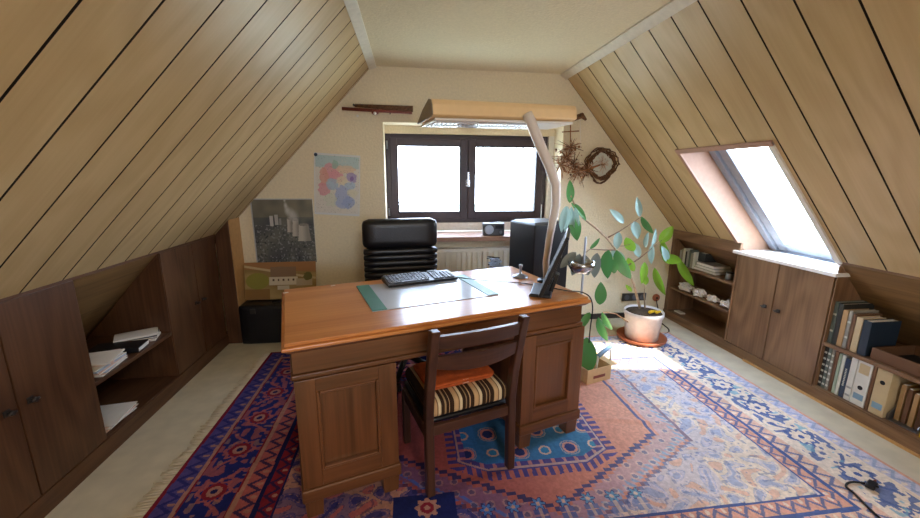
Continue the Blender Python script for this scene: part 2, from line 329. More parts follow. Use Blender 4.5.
def sring(mb, y0, y1, v0, v1, w, a, b, m):
    sbox(mb, y0, y0+w, v0, v1, a, b, m); sbox(mb, y1-w, y1, v0, v1, a, b, m); sbox(mb, y0+w, y1-w, v0, v0+w, a, b, m); sbox(mb, y0+w, y1-w, v1-w, v1, a, b, m)
mb = MB(); sring(mb, OP[0]-.02, OP[1]+.02, -.31, OP[3]+.02, .085, .165, .22, 'skyframe'); mb.build('frame', w2, bevel=.004)
mb = MB(); sring(mb, OP[0]+.07, OP[1]-.07, -.235, OP[3]-.06, .075, .18, .235, 'skyframe'); mb.build('sash', w2, bevel=.006)
mb = MB(); sbox(mb, OP[0]+.14, OP[1]-.14, -.165, OP[3]-.13, .205, .209, 'glass'); mb.build('pane', w2)
mb = MB(); mb.hexa([(2.298, -1.45, .774), (2.72, -1.45, .774), (2.72, -.72, .774), (2.298, -.72, .774), (2.298, -1.45, .797), (2.72, -1.45, .797), (2.72, -.72, .797), (2.298, -.72, .797)], 'white'); mb.build('sill', w2, bevel=.003)

# ================================================================ BUILT-IN CABINETS
def knob(mb, x, y, z, sgn, m='iron'):
    mb.box(min(x, x+sgn*.004), max(x, x+sgn*.004), y-.012, y+.012, z-.012, z+.012, m)
    mb.tube([(x, y, z), (x+sgn*.012, y, z), (x+sgn*.016, y, z), (x+sgn*.026, y, z)], [.005, .005, .011, .008], m, 8)
    mb.tube([(x+sgn*.02, y-.016, z), (x+sgn*.02, y+.016, z)], .005, m, 6)
def cabinet(name, x, sgn, y0, y1, z0, z1, splits, mat, math_, handles, label, depth=.3, hz=.47):
    """front face at x, the body going away from the room (sgn = direction towards the room)"""
    o = empty(name, (x, (y0+y1)/2, 0), 0, label, 'cabinet'); yc = (y0+y1)/2
    mb = MB(); back = -sgn*depth
    def bb(a, b, ya, yb, za, zb, m): mb.box(min(a, b), max(a, b), ya-yc, yb-yc, za, zb, m)
    g = .0015; sl = 1.06 if sgn > 0 else 1.128
    d1 = -sgn*.02
    for ya, yb in ((y0+g, y0+.02), (y1-.02, y1-g)):
        mb.prism([(d1, z0), (d1, z1), (d1-sgn*.02, z1-.026), (back, max(z0+.1, z1-depth*sl)), (back, z0)], 'y', ya-yc, yb-yc, mat)
    bb(d1, back, y0+.02, y1-.02, z0, z0+.018, math_)
    mb.build('body', o)
    for i, (ya, yb) in enumerate(zip(splits, splits[1:])):
        mb = MB(); mb.box(min(-sgn*.02, 0), max(-sgn*.02, 0), ya+.003-yc, yb-.003-yc, z0+.001, z1-.002, mat)
        dr_ = mb.build('door', o, bevel=.002)
        mb = MB(); knob(mb, 0, handles[i]-yc, hz, sgn); mb.build('handle', dr_, label='dark iron handle')
    return o
cabinet('cabinet', XL, 1, -2.15, -1.457, .088, ZL-.006, (-2.15, -1.80, -1.457), 'cabinet', 'cabinet_h', (-1.845, -1.755), 'dark brown double-door cabinet nearest the viewer, beside the open paper shelf', hz=.482)
cabinet('cabinet', XL, 1, -.858, -.193, .088, ZL-.006, (-.858, -.515, -.193), 'cabinet', 'cabinet_h', (-.56, -.47), 'dark brown double-door cabinet between the open paper shelf and the corner column', hz=.472)
cabinet('cabinet', XR, -1, -1.43, -.764, .074, .772, (-1.43, -1.085, -.764), 'oak_cabinet', 'oak_cabinet_h', (-1.135, -1.035), 'mid brown double-door cabinet standing under the skylight sill', hz=.455)
# open paper bay (left)
sh = empty('shelf_unit', (XL, -1.157, 0), 0, 'dark open shelf bay with papers between the two dark double-door cabinets', 'shelf')
mb = MB(); mb.box(-.43, -.004, -.298, .298, .362, .382, 'cabinet_h'); mb.build('shelf', sh, bevel=.002)
mb = MB(); mb.box(-.7, -.004, -.298, .298, .074, .09, 'cabinet_h'); mb.build('bottom', sh)
for ya, yb in ((-.2995, -.2965), (.2965, .2995)): mb = MB(); mb.prism([(-.005, .09), (-.005, ZL-.02), (-.68, .15), (-.70, .09)], 'y', ya, yb, 'cabinet'); mb.build('side_panel', sh)
# open shelf (right, beyond the skylight cabinet)
sr = empty('shelf_unit', (XR, -.40, 0), 0, 'brown open shelf unit in the corner behind the potted rubber plant', 'shelf')
mb = MB(); mb.box(-.002, .018, -.362, .395, .775, .856, 'oak_cabinet_h'); mb.build('fascia', sr, bevel=.002)
for ya, yb in ((-.362, -.344), (.352, .395)):
    mb = MB(); mb.prism([(0, .074), (0, .774), (.02, .774), (.27, .53), (.27, .074)], 'y', ya, yb, 'oak_cabinet'); mb.build('side_panel', sr)
for z in (.518, .292): mb = MB(); mb.box(0.005, .27, -.343, .351, z, z+.018, 'oak_cabinet_h'); mb.build('shelf', sr, bevel=.002)
mb = MB(); mb.box(0.003, .27, -.343, .351, .060, .078, 'oak_cabinet_h'); mb.build('bottom', sr)
mb = MB(); mb.prism([(.271, .06), (.278, .06), (.278, .53), (.05, .775), (.04, .775), (.271, .525)], 'y', -.36, .39, 'oak_cabinet_h'); mb.build('back_panel', sr)
# long bookshelf (right, near the viewer)
br = empty('bookshelf', (XR, -1.94, 0), 0, 'long open bookshelf with two levels under the slope beside the skylight cabinet', 'bookshelf')
mb = MB(); mb.box(.004, .50, -.50, .505, .348, .370, 'oak_cabinet_h'); mb.build('shelf', br, bevel=.002)
mb = MB(); mb.box(.0, .62, -.50, .505, .06, .082, 'oak_cabinet_h'); mb.build('bottom', br)
for ya, yb in ((.499, .505), (-.508, -.49)):
    mb = MB(); mb.prism([(0.002, .083), (0.002, ZR-.02), (.015, ZR-.02), (.66, .10), (.66, .083)], 'y', ya, yb, 'oak_cabinet'); mb.build('side_panel', br)

# ================================================================ BOOKS AND PAPERS
def book(y0, y1, z0, h, d, mat, label, x=2.345, lean=0, page='paper', group=None, cat='book', name='book', extra=None):
    """spine faces the room at x, thickness y0..y1"""
    o = empty(name, (x, (y0+y1)/2, z0), 0, label, cat, group); o.rotation_euler = (lean, 0, 0); t = abs(y1-y0)/2-.0006; c = .0025
    mb = MB(); mb.box(0, c, -t, t, 0, h, mat); mb.box(c, d, -t, -t+c, 0, h, mat); mb.box(c, d, t-c, t, 0, h, mat); mb.build('cover', o, bevel=.001)
    mb = MB(); mb.box(c+.001, d-.004, -t+c, t-c, .004, h-.004, page); mb.build('pages', o)
    if extra: extra(o, t, h)
    return o
def spine_marks(o, t, h, m='bk_pale', rows=(.3, .7)):
    for r in rows: mb = MB(); mb.box(-.0006, 0, -t*.8, t*.8, h*r-.006, h*r+.006, m); mb.build('spine_band', o)
def binder_marks(lab, hole='rubber', zl=.28, zh=.14, big=None):
    def f(o, t, h):
        mb = MB(); mb.box(-.0008, 0, -t*.72, t*.72, h*zl-.025, h*zl+.03, lab); mb.build('label_patch', o)
        mb = MB(); mb.lathe([(t*.42, 0), (t*.42, .001)], (0, 0, 0), hole, 16, Matrix.Rotation(-PI/2, 4, 'Y')); q = mb.build('finger_hole', o); q.location = (0, 0, h*.36 if big is None else h*big)
        if big is not None: pass
    return f
Z1 = .3705; Z0 = .0825
up = [(-1.464, -1.442, .255, .2, 'bk_teal', 'grey-green tall book at the cabinet end of the upper shelf row'),
      (-1.490, -1.466, .25, .21, 'bk_dark', 'dark slim tall book, second from the cabinet on the upper shelf'),
      (-1.520, -1.492, .222, .17, 'bk_tan', 'tan book standing right after the dark slim tall one on the upper shelf'),
      (-1.543, -1.522, .228, .17, 'bk_gray', 'grey book between the tan and the beige ones on the upper shelf'),
      (-1.562, -1.545, .215, .17, 'bk_brown', 'thin brown book pressed between grey and beige ones on the upper shelf'),
      (-1.596, -1.564, .205, .15, 'bk_beige', 'light beige book beside the large navy one on the upper shelf')]
for a in up: book(a[0], a[1], Z1, a[2], a[3], a[4], a[5], group='books on the upper bookshelf level', extra=(lambda o, t, h: spine_marks(o, t, h)) if a[4] in ('bk_teal', 'bk_gray') else None)
book(-1.640, -1.599, Z1, .20, .19, 'bk_navy', 'large dark blue book closing the upper row beside the flat tray', group='books on the upper bookshelf level')
lw = [(-1.4610, -1.4420, .262, .2, 'bk_dark', 'black patterned ring folder at the cabinet end of the lower row', 'bands'),
      (-1.4810, -1.4630, .262, .2, 'bk_teal', 'grey-green ring folder second in the lower row', 'bands'),
      (-1.5000, -1.4830, .258, .2, 'bk_gray', 'grey ring folder third in the lower row', 'bands'),
      (-1.5200, -1.5020, .255, .2, 'bk_brown', 'brown slim book between the grey folder and the pale green ones', None),
      (-1.5380, -1.5220, .25, .2, 'bk_green', 'pale green slim folder after the brown slim book in the lower row', None),
      (-1.5570, -1.5400, .25, .2, 'bk_pale', 'off-white slim folder beside the dark blue binder in the lower row', None),
      (-1.5850, -1.5590, .24, .22, 'bk_blue', 'dark blue binder with pale lettering in the lower row', 'text'),
      (-1.6180, -1.5870, .262, .24, 'bk_white', 'narrow white binder right beside the dark blue one', 'small')]
def bands(o, t, h): spine_marks(o, t, h, 'bk_pale', (.1, .25, .4, .55, .7, .85))
def text(o, t, h):
    mb = MB(); z = h*.3
    while z < h*.75: mb.box(-.0008, 0, -t*.35, t*.35, z, z+.006, 'bk_pale'); z += .010
    mb.build('lettering', o)
def small(o, t, h): spine_marks(o, t, h, 'bk_grey', (.12, .3))
for a in lw: book(a[0], a[1], Z0, a[2], a[3], a[4], a[5], group='books and folders on the lower bookshelf level', extra=dict(bands=bands, text=text, small=small).get(a[6]))
def lever(y0, y1, mat, label, labm, **k):
    def ex(o, t, h):
        mb = MB(); mb.box(-.0008, 0, -t*.7, t*.7, h*.12, h*.24, labm); mb.build('spine_label', o, label='blue spine label')
        mb = MB(); mb.box(-.0008, 0, -t*.7, t*.7, h*.66, h*.86, 'bk_beige'); mb.build('spine_label', o)
        mb = MB(); mb.lathe([(t*.36, -.001), (t*.36, .001)], (0, 0, h*.37 if labm == 'bk_label' and mat == 'bk_white' else h*.66), 'rubber', 16, Matrix.Rotation(PI/2, 4, 'Y')); mb.build('finger_hole', o)
    return book(y0, y1, Z0, .285, .27, mat, label, name='ring_binder', cat='binder', extra=ex, group='lever arch binders on the lower bookshelf level', **k)
lever(-1.690, -1.620, 'bk_white', 'wide white lever arch binder with blue label in the lower row', 'bk_label')
book(-1.708, -1.692, Z0, .27, .2, 'bk_brown', 'thin reddish brown book between the white and the beige lever arch binders', group='books and folders on the lower bookshelf level')
lever(-1.778, -1.711, 'bk_beige', 'beige lever arch binder with finger hole beside the magazine rack', 'bk_label')
# magazine rack with brown folders
mr = empty('magazine_rack', (2.36, -1.85, Z0), 0, 'grey wire magazine tray holding brown folders on the lower shelf', 'rack')
mb = MB(); mb.box(0, .22, -.065, .065, 0, .005, 'silver'); mb.prism([(0, .005), (0, .03), (.2, .20), (.22, .20), (.22, .005)], 'y', .061, .066, 'silver'); mb.prism([(0, .005), (0, .03), (.2, .20), (.22, .20), (.22, .005)], 'y', -.066, -.061, 'silver'); mb.build('tray', mr)
for i in range(4):
    o = empty('folder', (2.39, -1.805-.028*i, Z0+.0055), 0, 'brown card folder standing in the grey magazine tray', 'folder', 'brown folders in the magazine tray')
    mb = MB(); mb.box(0, .17, -.010, .010, 0, .2-.01*i, 'bk_brown' if i % 2 else 'bk_tan'); mb.build('card', o, bevel=.001)
    mb = MB(); mb.box(.004, .165, -.007, .007, .01, .204-.01*i, 'paper'); mb.build('sheets', o)
book(-1.985, -1.93, Z0, .25, .25, 'bk_yellow', 'bright yellow folder at the far end of the lower bookshelf level', group='books and folders on the lower bookshelf level')
book(-2.05, -1.99, Z0, .25, .25, 'bk_yellow', 'second yellow folder standing right behind the bright yellow one', group='books and folders on the lower bookshelf level')
# dark tray on the upper level
tr = empty('tray', (2.52, -1.835, Z1), .0, 'dark brown wooden tray lying flat on the upper bookshelf level', 'tray')
mb = MB(); mb.box(-.158, .10, -.183, .163, 0, .012, 'rubber'); mb.build('base', tr)
mb = MB()
for a in ((-.17, -.158, -.195, .175), (.10, .112, -.195, .175), (-.158, .10, -.195, -.183), (-.158, .10, .163, .175)): mb.box(*a, 0.0, .066, 'bk_brown')
mb.build('rim', tr, bevel=.003)
# corner shelf: magazines, stack, tin, white stones, card
yy = -.065
for i, w in enumerate((.022, .02, .03, .018, .026, .022, .03, .024)):
    book(yy-w, yy, .5365, .135+.012*((i*7) % 3), .14, ['bk_grey', 'bk_gray', 'bk_pale', 'bk_dark', 'bk_grey', 'bk_teal', 'bk_gray', 'bk_pale'][i], 'slim grey standing book in the top row of the corner shelf unit', x=2.37, group='grey books in the corner shelf unit'); yy -= w+.001
book(-.345, -.262, .5365+.075, .075, .11, 'bk_dark', 'small dark box-like album resting on the low book pile in the corner shelf', x=2.40, group=None)
for i, (c, t) in enumerate((('bk_olive', .024), ('bk_pale', .022), ('bk_gray', .026))):
    zb = .5368+sum((.0245, .0225, .0265)[:i]); o = empty('book', (2.37, -.385, zb), 0, ('olive book at the bottom of the low pile', 'pale middle book of the low pile', 'grey top book of the low pile')[i]+' in the corner shelf unit', 'book', 'lying books in the corner shelf unit')
    mb = MB(); mb.box(0, .16, -.125+.01*i, .125-.012*i, 0, .0025, c); mb.box(0, .16, -.125+.01*i, .125-.012*i, t-.0025, t, c); mb.box(.157, .16, -.125+.01*i, .125-.012*i, .0025, t-.0025, c); mb.build('cover', o)
    mb = MB(); mb.box(.003, .157, -.12+.01*i, .12-.012*i, .0025, t-.0025, 'paper'); mb.build('pages', o)
tn = empty('tin', (2.39, -.63, .5365), .2, 'small metal tin at the cabinet end of the upper corner shelf', 'tin')
mb = MB(); mb.lathe([(.026, 0), (.027, .003), (.027, .05), (.026, .052)], (0, 0, 0), 'silver', 20); mb.build('can', tn); mb = MB(); mb.lathe([(.028, .052), (.028, .06), (.02, .062)], (0, 0, 0), 'bk_dark', 20); mb.build('lid', tn)
def lump(y, s, label, x=2.385):
    bm = bmesh.new(); bmesh.ops.create_icosphere(bm, subdivisions=3, radius=1)
    sd = random.uniform(0, 9)
    for v in bm.verts:
        k = 1+.28*math.sin(v.co.x*4+sd)*math.cos(v.co.y*5+sd)+.14*math.sin(v.co.z*9+v.co.x*7+sd)
        v.co = Vector((v.co.x*s*k*.75, v.co.y*s*k*1.15, max(-.55, v.co.z)*s*k*.7+.0))
    mz = min(v.co.z for v in bm.verts)
    for v in bm.verts: v.co.z -= mz
    me = bpy.data.meshes.new('white_rock'); bm.to_mesh(me); bm.free(); me.materials.append(M['stonewhite'])
    o = bpy.data.objects.new('white_rock', me); COL.objects.link(o); o.location = (x, y, .3105); tag(o, label, 'rock', 'white rocks in the corner shelf unit')
lump(-.19, .062, 'largest white rock, at the wall end of the middle corner shelf'); lump(-.36, .055, 'second white rock from the wall on the middle corner shelf')
lump(-.51, .047, 'third white rock from the wall on the middle corner shelf'); lump(-.655, .045, 'smallest white rock, at the cabinet end of the middle corner shelf')
cd = MB(); cd.box(2.36, 2.41, -.19, -.10, .0785, .090, 'paper'); tag(cd.build('small_box', bevel=.002), 'small white box on the bottom of the corner shelf unit', 'box')
# papers on the left shelf: stacks of single sheets merged per stack (loose sheets as parts)
def stack(x, y, z, rz, w, d, n, mats, label, name='paper_stack', jit=.02):
    o = empty(name, (x, y, z), rz, label, 'papers'); t = .004
    for i in range(n):
        mb = MB(); T = Matrix.Translation((random.uniform(-jit, jit), random.uniform(-jit, jit), i*t)) @ Matrix.Rotation(random.uniform(-.12, .12), 4, 'Z')
        mb.box(-w/2, w/2, -d/2, d/2, 0, t-.0004, mats[i % len(mats)], T); mb.build('sheet_bundle', o)
    return o
ZS = .3825
stack(-1.765, -1.315, ZS, .1, .27, .21, 9, ('paper', 'paperpink', 'paper', 'paperblue'), 'messy pile of white and pink papers on the dark open shelf beside the nearest cabinet', jit=.010)
stack(-1.73, -1.30, ZS+.037, .3, .20, .17, 4, ('paperpink', 'paper'), 'loose pinkish sheets on top of the messy paper pile on the dark shelf', jit=.008)
dk_ = empty('folder', (-1.745, -1.10, ZS), .15, 'black folder lying between the paper pile and white brochures on the dark shelf', 'folder')
mb = MB(); mb.box(-.12, .12, -.06, .06, 0, .03, 'blackplastic'); mb.build('cover', dk_, bevel=.004); mb = MB(); mb.box(-.118, .121, -.055, .055, .006, .024, 'paper'); mb.build('sheets', dk_)
for i in range(3):
    o = empty('brochure', (-1.74, -.955, ZS+.013*i), .3+.12*i, ('lowest', 'middle', 'topmost')[i]+' white brochure in the fanned pile at the far end of the dark shelf', 'brochure', 'brochures on the dark shelf')
    mb = MB(); mb.box(-.10, .10, -.06, .06, 0, .012, ('paper', 'bk_blue', 'paper')[i]); mb.build('cover', o, bevel=.001); mb = MB(); mb.box(-.09, .1005, -.0605, .055, .003, .009, 'paper'); mb.build('pages', o)
stack(-1.765, -1.31, .0905, .05, .26, .22, 6, ('paperpink', 'paper'), 'low stack of pinkish papers on the bottom of the dark open bay', jit=.01)

# ================================================================ DESK
dk = empty('desk', (DX, DY, 0), TH, 'large wooden pedestal desk with orange-brown polished top standing on the patterned rug', 'desk')
mb = MB(); mb.box(.012, DL-.012, .012, DW-.012, DH-.014, DH, 'desktop'); mb.build('desktop', dk, bevel=.002)
mb = MB()     # moulded rim below and around the top
def rim(mb, o0, o1, z0, z1, m):   # frustum ring slab around the desk footprint, outset o0 at z0 and o1 at z1
    mb.hexa([(0-o0, 0-o0, z0), (DL+o0, 0-o0, z0), (DL+o0, DW+o0, z0), (0-o0, DW+o0, z0), (0-o1, 0-o1, z1), (DL+o1, 0-o1, z1), (DL+o1, DW+o1, z1), (0-o1, DW+o1, z1)], m)
rim(mb, .0, .0, DH-.030, DH-.0145, 'desktop'); rim(mb, -.020, -.004, DH-.046, DH-.030, 'desk_h'); mb.build('top_moulding', dk, bevel=.006, seg=3)
mb = MB(); mb.box(.03, DL-.03, .03, .055, .628, DH-.046, 'desk_h'); mb.box(.03, DL-.03, DW-.055, DW-.03, .628, DH-.046, 'desk_h'); mb.box(.03, .055, .055, DW-.055, .628, DH-.046, 'desk_h'); mb.box(DL-.055, DL-.03, .055, DW-.055, .628, DH-.046, 'desk_h'); mb.build('apron', dk, bevel=.002)
mb = MB(); a, b_, c, d_ = .022, DL-.022, .022, DW-.022
mb.box(a, b_, c, c+.03, .606, .627, 'desk_h'); mb.box(a, b_, d_-.03, d_, .606, .627, 'desk_h'); mb.box(a, a+.03, c+.03, d_-.03, .606, .627, 'desk_h'); mb.box(b_-.03, b_, c+.03, d_-.03, .606, .627, 'desk_h'); mb.build('apron_moulding', dk, bevel=.006, seg=3)
for x0, x1 in ((.03, .407), (1.012, 1.372)):
    ped = MB(); ped.box(x0, x1, .035, DW-.035, .145, .605, 'desk'); p = ped.build('pedestal', dk, bevel=.003)
    for (ya, yb, sg) in ((.018, .035, 1),):
        q = MB(); w = .072
        q.box(x0, x0+w, ya, yb, .145, .605, 'desk'); q.box(x1-w, x1, ya, yb, .145, .605, 'desk'); q.box(x0+w, x1-w, ya, yb, .145, .215, 'desk_h'); q.box(x0+w, x1-w, ya, yb, .55, .605, 'desk_h'); q.build('panel_frame', p, bevel=.002)
        q = MB(); e = .012
        q.box(x0+w, x0+w+e, ya-.004, yb, .215, .55, 'desk'); q.box(x1-w-e, x1-w, ya-.004, yb, .215, .55, 'desk'); q.box(x0+w+e, x1-w-e, ya-.004, yb, .215, .215+e, 'desk_h'); q.box(x0+w+e, x1-w-e, ya-.004, yb, .55-e, .55, 'desk_h'); q.build('panel_moulding', p, bevel=.004, seg=3)
    q = MB(); q.box(x0-.008, x1+.008, .008, DW-.02, .088, .144, 'desk_h'); q.build('plinth', p, bevel=.008, seg=3)
    for xa in (x0, x1-.07):
        for ya in (.02, DW-.10):
            q = MB(); q.hexa([(xa+.004, ya+.004, .008), (xa+.066, ya+.004, .008), (xa+.066, ya+.066, .008), (xa+.004, ya+.066, .008), (xa, ya, .088), (xa+.07, ya, .088), (xa+.07, ya+.07, .088), (xa, ya+.07, .088)], 'desk'); q.build('foot', p, bevel=.002)
TD = Matrix.Translation((DX, DY, 0)) @ Matrix.Rotation(TH, 4, 'Z')
# desk pad
pd = empty('desk_pad', D(.672, .42, DH), TH, 'green edged desk pad with clear cover lying under the keyboard', 'desk pad')
mb = MB(); mb.box(-.312, .312, -.207, .207, 0, .003, 'padpaper'); mb.build('sheet', pd)
for x0, x1 in ((-.312, -.247), (.253, .313)): mb = MB(); mb.box(x0, x1, -.208, .208, .0031, .006, 'padgreen'); mb.build('side_strip', pd, bevel=.001, label='dark green side strip')
# keyboard
kb = empty('keyboard', D(.705, .60, DH+.0065), TH+.03, 'black computer keyboard lying across the rear edge of the desk pad', 'keyboard')
mb = MB(); mb.hexa([(-.2, -.07, 0), (.2, -.07, 0), (.2, .075, 0), (-.2, .075, 0), (-.2, -.07, .012), (.2, -.07, .012), (.2, .075, .026), (-.2, .075, .026)], 'blackplastic'); mb.build('case', kb, bevel=.004)
mb = MB()
for r in range(6):
    y = -.052+r*.021+(.004 if r == 5 else 0); zz = .012+(y+.07)/.145*.014
    if r == 0: keys = [(-.19, .018), (-.168, .018), (-.146, .018), (-.124, .09), (-.03, .018), (-.008, .018), (.014, .018)]
    else: keys = [(-.19+.0195*i, .0165) for i in range(12 if r < 5 else 11)]
    keys += [(.065+.0195*i, .0165) for i in range(3)]+([(.13+.0195*i, .0165) for i in range(3)] if r < 5 else [])
    for x, w in keys: mb.hexa([(x, y, zz), (x+w, y, zz), (x+w, y+.0165, zz+.0015), (x, y+.0165, zz+.0015), (x+.001, y+.001, zz+.006), (x+w-.001, y+.001, zz+.006), (x+w-.001, y+.0155, zz+.0075), (x+.001, y+.0155, zz+.0075)], 'greyplastic')
mb.build('keys', kb, kind='stuff')
def cable(name, pts, r, m, label, cat='cable'):
    # smooth through points
    P = [Vector(p) for p in pts]; out = []
    for i in range(len(P)-1):
        a = P[max(i-1, 0)]; b = P[i]; c = P[i+1]; d = P[min(i+2, len(P)-1)]
        for k in range(8):
            t = k/8; out.append(.5*((2*b)+(-a+c)*t+(2*a-5*b+4*c-d)*t*t+(-a+3*b-3*c+d)*t**3))
    out.append(P[-1]); mb = MB(); mb.tube(out, r, m, 6); return tag(mb.build(name), label, cat)
cable('keyboard_cable', [D(.86, .64, DH+.013), D(.93, .56, DH+.009), D(1.02, .48, DH+.004), D(1.13, .40, DH+.004), D(1.2, .34, DH+.004), D(1.235, .285, DH+.004)], .0022, 'rubber', 'thin black cable running from the keyboard across the desktop to the monitor')
# monitor seen edge-on
B = D(1.215, .175, DH); T1 = at(564, 229, -1.40)
mo = empty('monitor', B, 0, 'flat black monitor seen edge-on at the corner of the desktop', 'monitor')
view = Vector((B.x-CAM.x, B.y-CAM.y, 0)).normalized(); nrm = Vector((-view.y, view.x, 0))
mo.rotation_euler = (0, 0, math.atan2(view.y, view.x)-.07)     # local x along the line of sight
mb = MB(); mb.hexa([(-.11, -.055, 0), (.11, -.055, 0), (.11, .055, 0), (-.11, .055, 0), (-.105, -.05, .016), (.105, -.05, .016), (.105, .05, .016), (-.105, .05, .016)], 'blackplastic'); mb.build('base', mo, bevel=.004)
mb = MB(); mb.box(-.03, .03, -.05, -.03, .014, .12, 'blackplastic', Matrix.Rotation(.3, 4, 'X')); mb.build('stand', mo, bevel=.004)
Tt = Matrix.Translation((0, -.004, .02)) @ Matrix.Rotation(.36, 4, 'X')
mb = MB(); mb.box(-.17, .17, -.009, .009, 0, .31, 'blackplastic', Tt); mb.box(-.09, .09, -.018, -.009, .05, .20, 'blackplastic', Tt); mb.build('housing', mo, bevel=.004)
mb = MB(); mb.box(-.155, .155, .0091, .0098, .018, .295, 'rubber', Tt); mb.build('screen', mo)
cable('monitor_cable', [D(1.26, .16, DH+.02), D(1.33, .12, DH+.006), D(1.385, .08, DH+.004), D(1.40, .03, DH-.01), D(1.397, .002, .70), D(1.387, -.004, .60), D(1.39, .0, .52)], .003, 'rubber', 'black cable hanging over the corner of the desk beside the monitor')
# desk lamp with curved post
lb = at(546, 284, -1.30); hd0 = Vector((-.012, -1.35, 1.617)); HR = .25
la = empty('desk_lamp', (lb.x, -1.30, DH), 0, 'large desk lamp with curved pale post and long cream luminaire above the desk', 'lamp')
L0 = la.location
mb = MB(); mb.lathe([(.05, 0), (.05, .012), (.03, .018)], (0, 0, 0), 'blackplastic', 24); mb.build('clamp_base', la)
pp = [Vector((lb.x, -1.30, DH+.015)), at(546, 262, -1.30), at(550, 235, -1.30), at(556, 205, -1.30), at(556, 185, -1.30), at(549, 165, -1.30), at(540, 145, -1.29), at(531, 122, -1.27), at(527, 114, -1.26)]
mb = MB(); mb.tube([p-L0 for p in pp], [.017, .018, .020, .023, .025, .026, .027, .027, .027], 'polegrey', 16); mb.build('post', la)
LH = .835
hx = empty('luminaire', (0, 0, 0)); hx.parent = la; hx.location = hd0-L0; hx.rotation_euler = (0, -.030, HR)
prof = [(0, .008), (0.004, .055), (.018, .078), (.05, .086), (.16, .05), (.27, -.004), (.26, -.01), (.03, -.002)]
mb = MB(); mb.prism([(p[0], p[1]) for p in prof], 'x', .0, LH, 'lampyellow'); o = mb.build('shade', hx, bevel=.004); o.parent = hx
mb = MB(); mb.prism([(p[0]*.99+.001, p[1]*.99) for p in prof], 'x', -.006, .0, 'lampgrey'); mb.build('end_cap', hx, bevel=.002)
mb = MB(); mb.prism([(p[0]*.99+.001, p[1]*.99) for p in prof], 'x', LH, LH+.006, 'lampyellow'); mb.build('end_cap', hx, bevel=.002)
mb = MB(); mb.hexa([(.012, .012, -.018), (LH-.012, .012, -.018), (LH-.012, .25, -.024), (.012, .25, -.024), (.012, .012, -.006), (LH-.012, .012, -.006), (LH-.012, .25, -.011), (.012, .25, -.011)], 'lampwhite'); mb.build('diffuser', hx, bevel=.002)
for yy in (.045, .155):
    mb = MB()
    for i in range(26): mb.box(.03+i*.022, .036+i*.022, yy, yy+.05, -.027, -.0195, 'louver')
    mb.box(.025, .61, yy-.003, yy, -.028, -.0195, 'louver'); mb.box(.025, .61, yy+.05, yy+.053, -.028, -.0195, 'louver'); mb.build('louver', hx)

# black power pedestal gadget behind the monitor
gd = empty('desk_stand', D(1.27, .46, DH), 0, 'small round black stand with short post on the desktop behind the monitor', 'stand')
mb = MB(); mb.lathe([(.045, 0), (.045, .008), (.03, .014), (.008, .02), (.007, .06), (.011, .062), (.011, .075), (.004, .078)], (0, 0, 0), 'silver', 24); mb.build('body', gd)
# two tiny white scraps on the desktop
for (a, b2, nm) in ((.02, .66, 'far corner'), (.25, .70, 'rear edge')):
    mb = MB(); p = D(a, b2, DH+.0005); mb.box(-.012, .012, -.005, .005, 0, .001, 'paper'); o = mb.build('paper_scrap'); o.location = p; o.rotation_euler = (0, 0, .6); tag(o, 'tiny white paper scrap at the '+nm+' of the desktop', 'scrap', None)

# ================================================================ WOODEN CHAIR
CH = D(.716, -.055, .006)
ch = empty('wooden_chair', CH, TH+.0, 'dark brown wooden chair with two curved back slats in front of the desk', 'chair')
for s in (-1, 1):
    x = s*.196; mb = MB(); w = .018; t = .02
    pr = [(0, .0), (.012, .36), (-.005, .50), (-.062, .745), (-.072, .772)]
    rings = []
    for (y, z) in pr: rings.append([(x-w, y-t, z), (x+w, y-t, z), (x+w, y+t, z), (x-w, y+t, z)])
    for A, Bq in zip(rings, rings[1:]):
        mb.hexa(A+Bq, 'chairwood')
    bmesh.ops.remove_doubles(mb.bm, verts=mb.bm.verts, dist=1e-5); mb.build('rear_leg', ch, bevel=.006, seg=3)
    mb = MB(); mb.box(x*.98-.017, x*.98+.017, .345, .379, 0, .304, 'chairwood'); mb.build('front_leg', ch, bevel=.005)
    mb = MB(); mb.box(x-.011, x+.011, .03, .345, .25, .304, 'chairwood'); mb.build('side_rail', ch, bevel=.003)
def slat(z0, z1, bow, arc0, arc1):
    mb = MB(); N = 14; ring = []
    for i in range(N+1):
        u = i/N; x = -.19+.38*u; k = 1-(2*u-1)**2; zb = z0-arc0*k; zt_ = z1+arc1*k
        yb = lambda z: (-.005-.057*max(0, (z-.5))/.245)-bow*k
        ring.append([(x, yb(zb)-.009, zb), (x, yb(zb)+.009, zb), (x, yb(zt_)+.009, zt_), (x, yb(zt_)-.009, zt_)])
    for A, Bq in zip(ring, ring[1:]): mb.hexa([A[0], A[1], A[2], A[3], Bq[0], Bq[1], Bq[2], Bq[3]], 'chairwood_h')
    bmesh.ops.remove_doubles(mb.bm, verts=mb.bm.verts, dist=1e-5)
    # drop inner faces
    seen = {}
    for f in list(mb.bm.faces):
        k = tuple(sorted(v.index for v in f.verts))
    mb.build('back_slat', ch, bevel=0)
slat(.69, .745, .028, .0, .008); slat(.60, .655, .028, .022, .004)
mb = MB(); mb.box(-.187, .187, -.0, .022, .275, .32, 'chairwood_h'); mb.build('back_rail', ch, bevel=.003)
mb = MB(); mb.box(-.187, .187, .348, .37, .24, .304, 'chairwood_h'); mb.build('front_rail', ch, bevel=.003)
mb = MB(); softbox(mb, -.196, .196, .035, .39, .305, .330, 'blackleather', .012); mb.build('seat', ch)
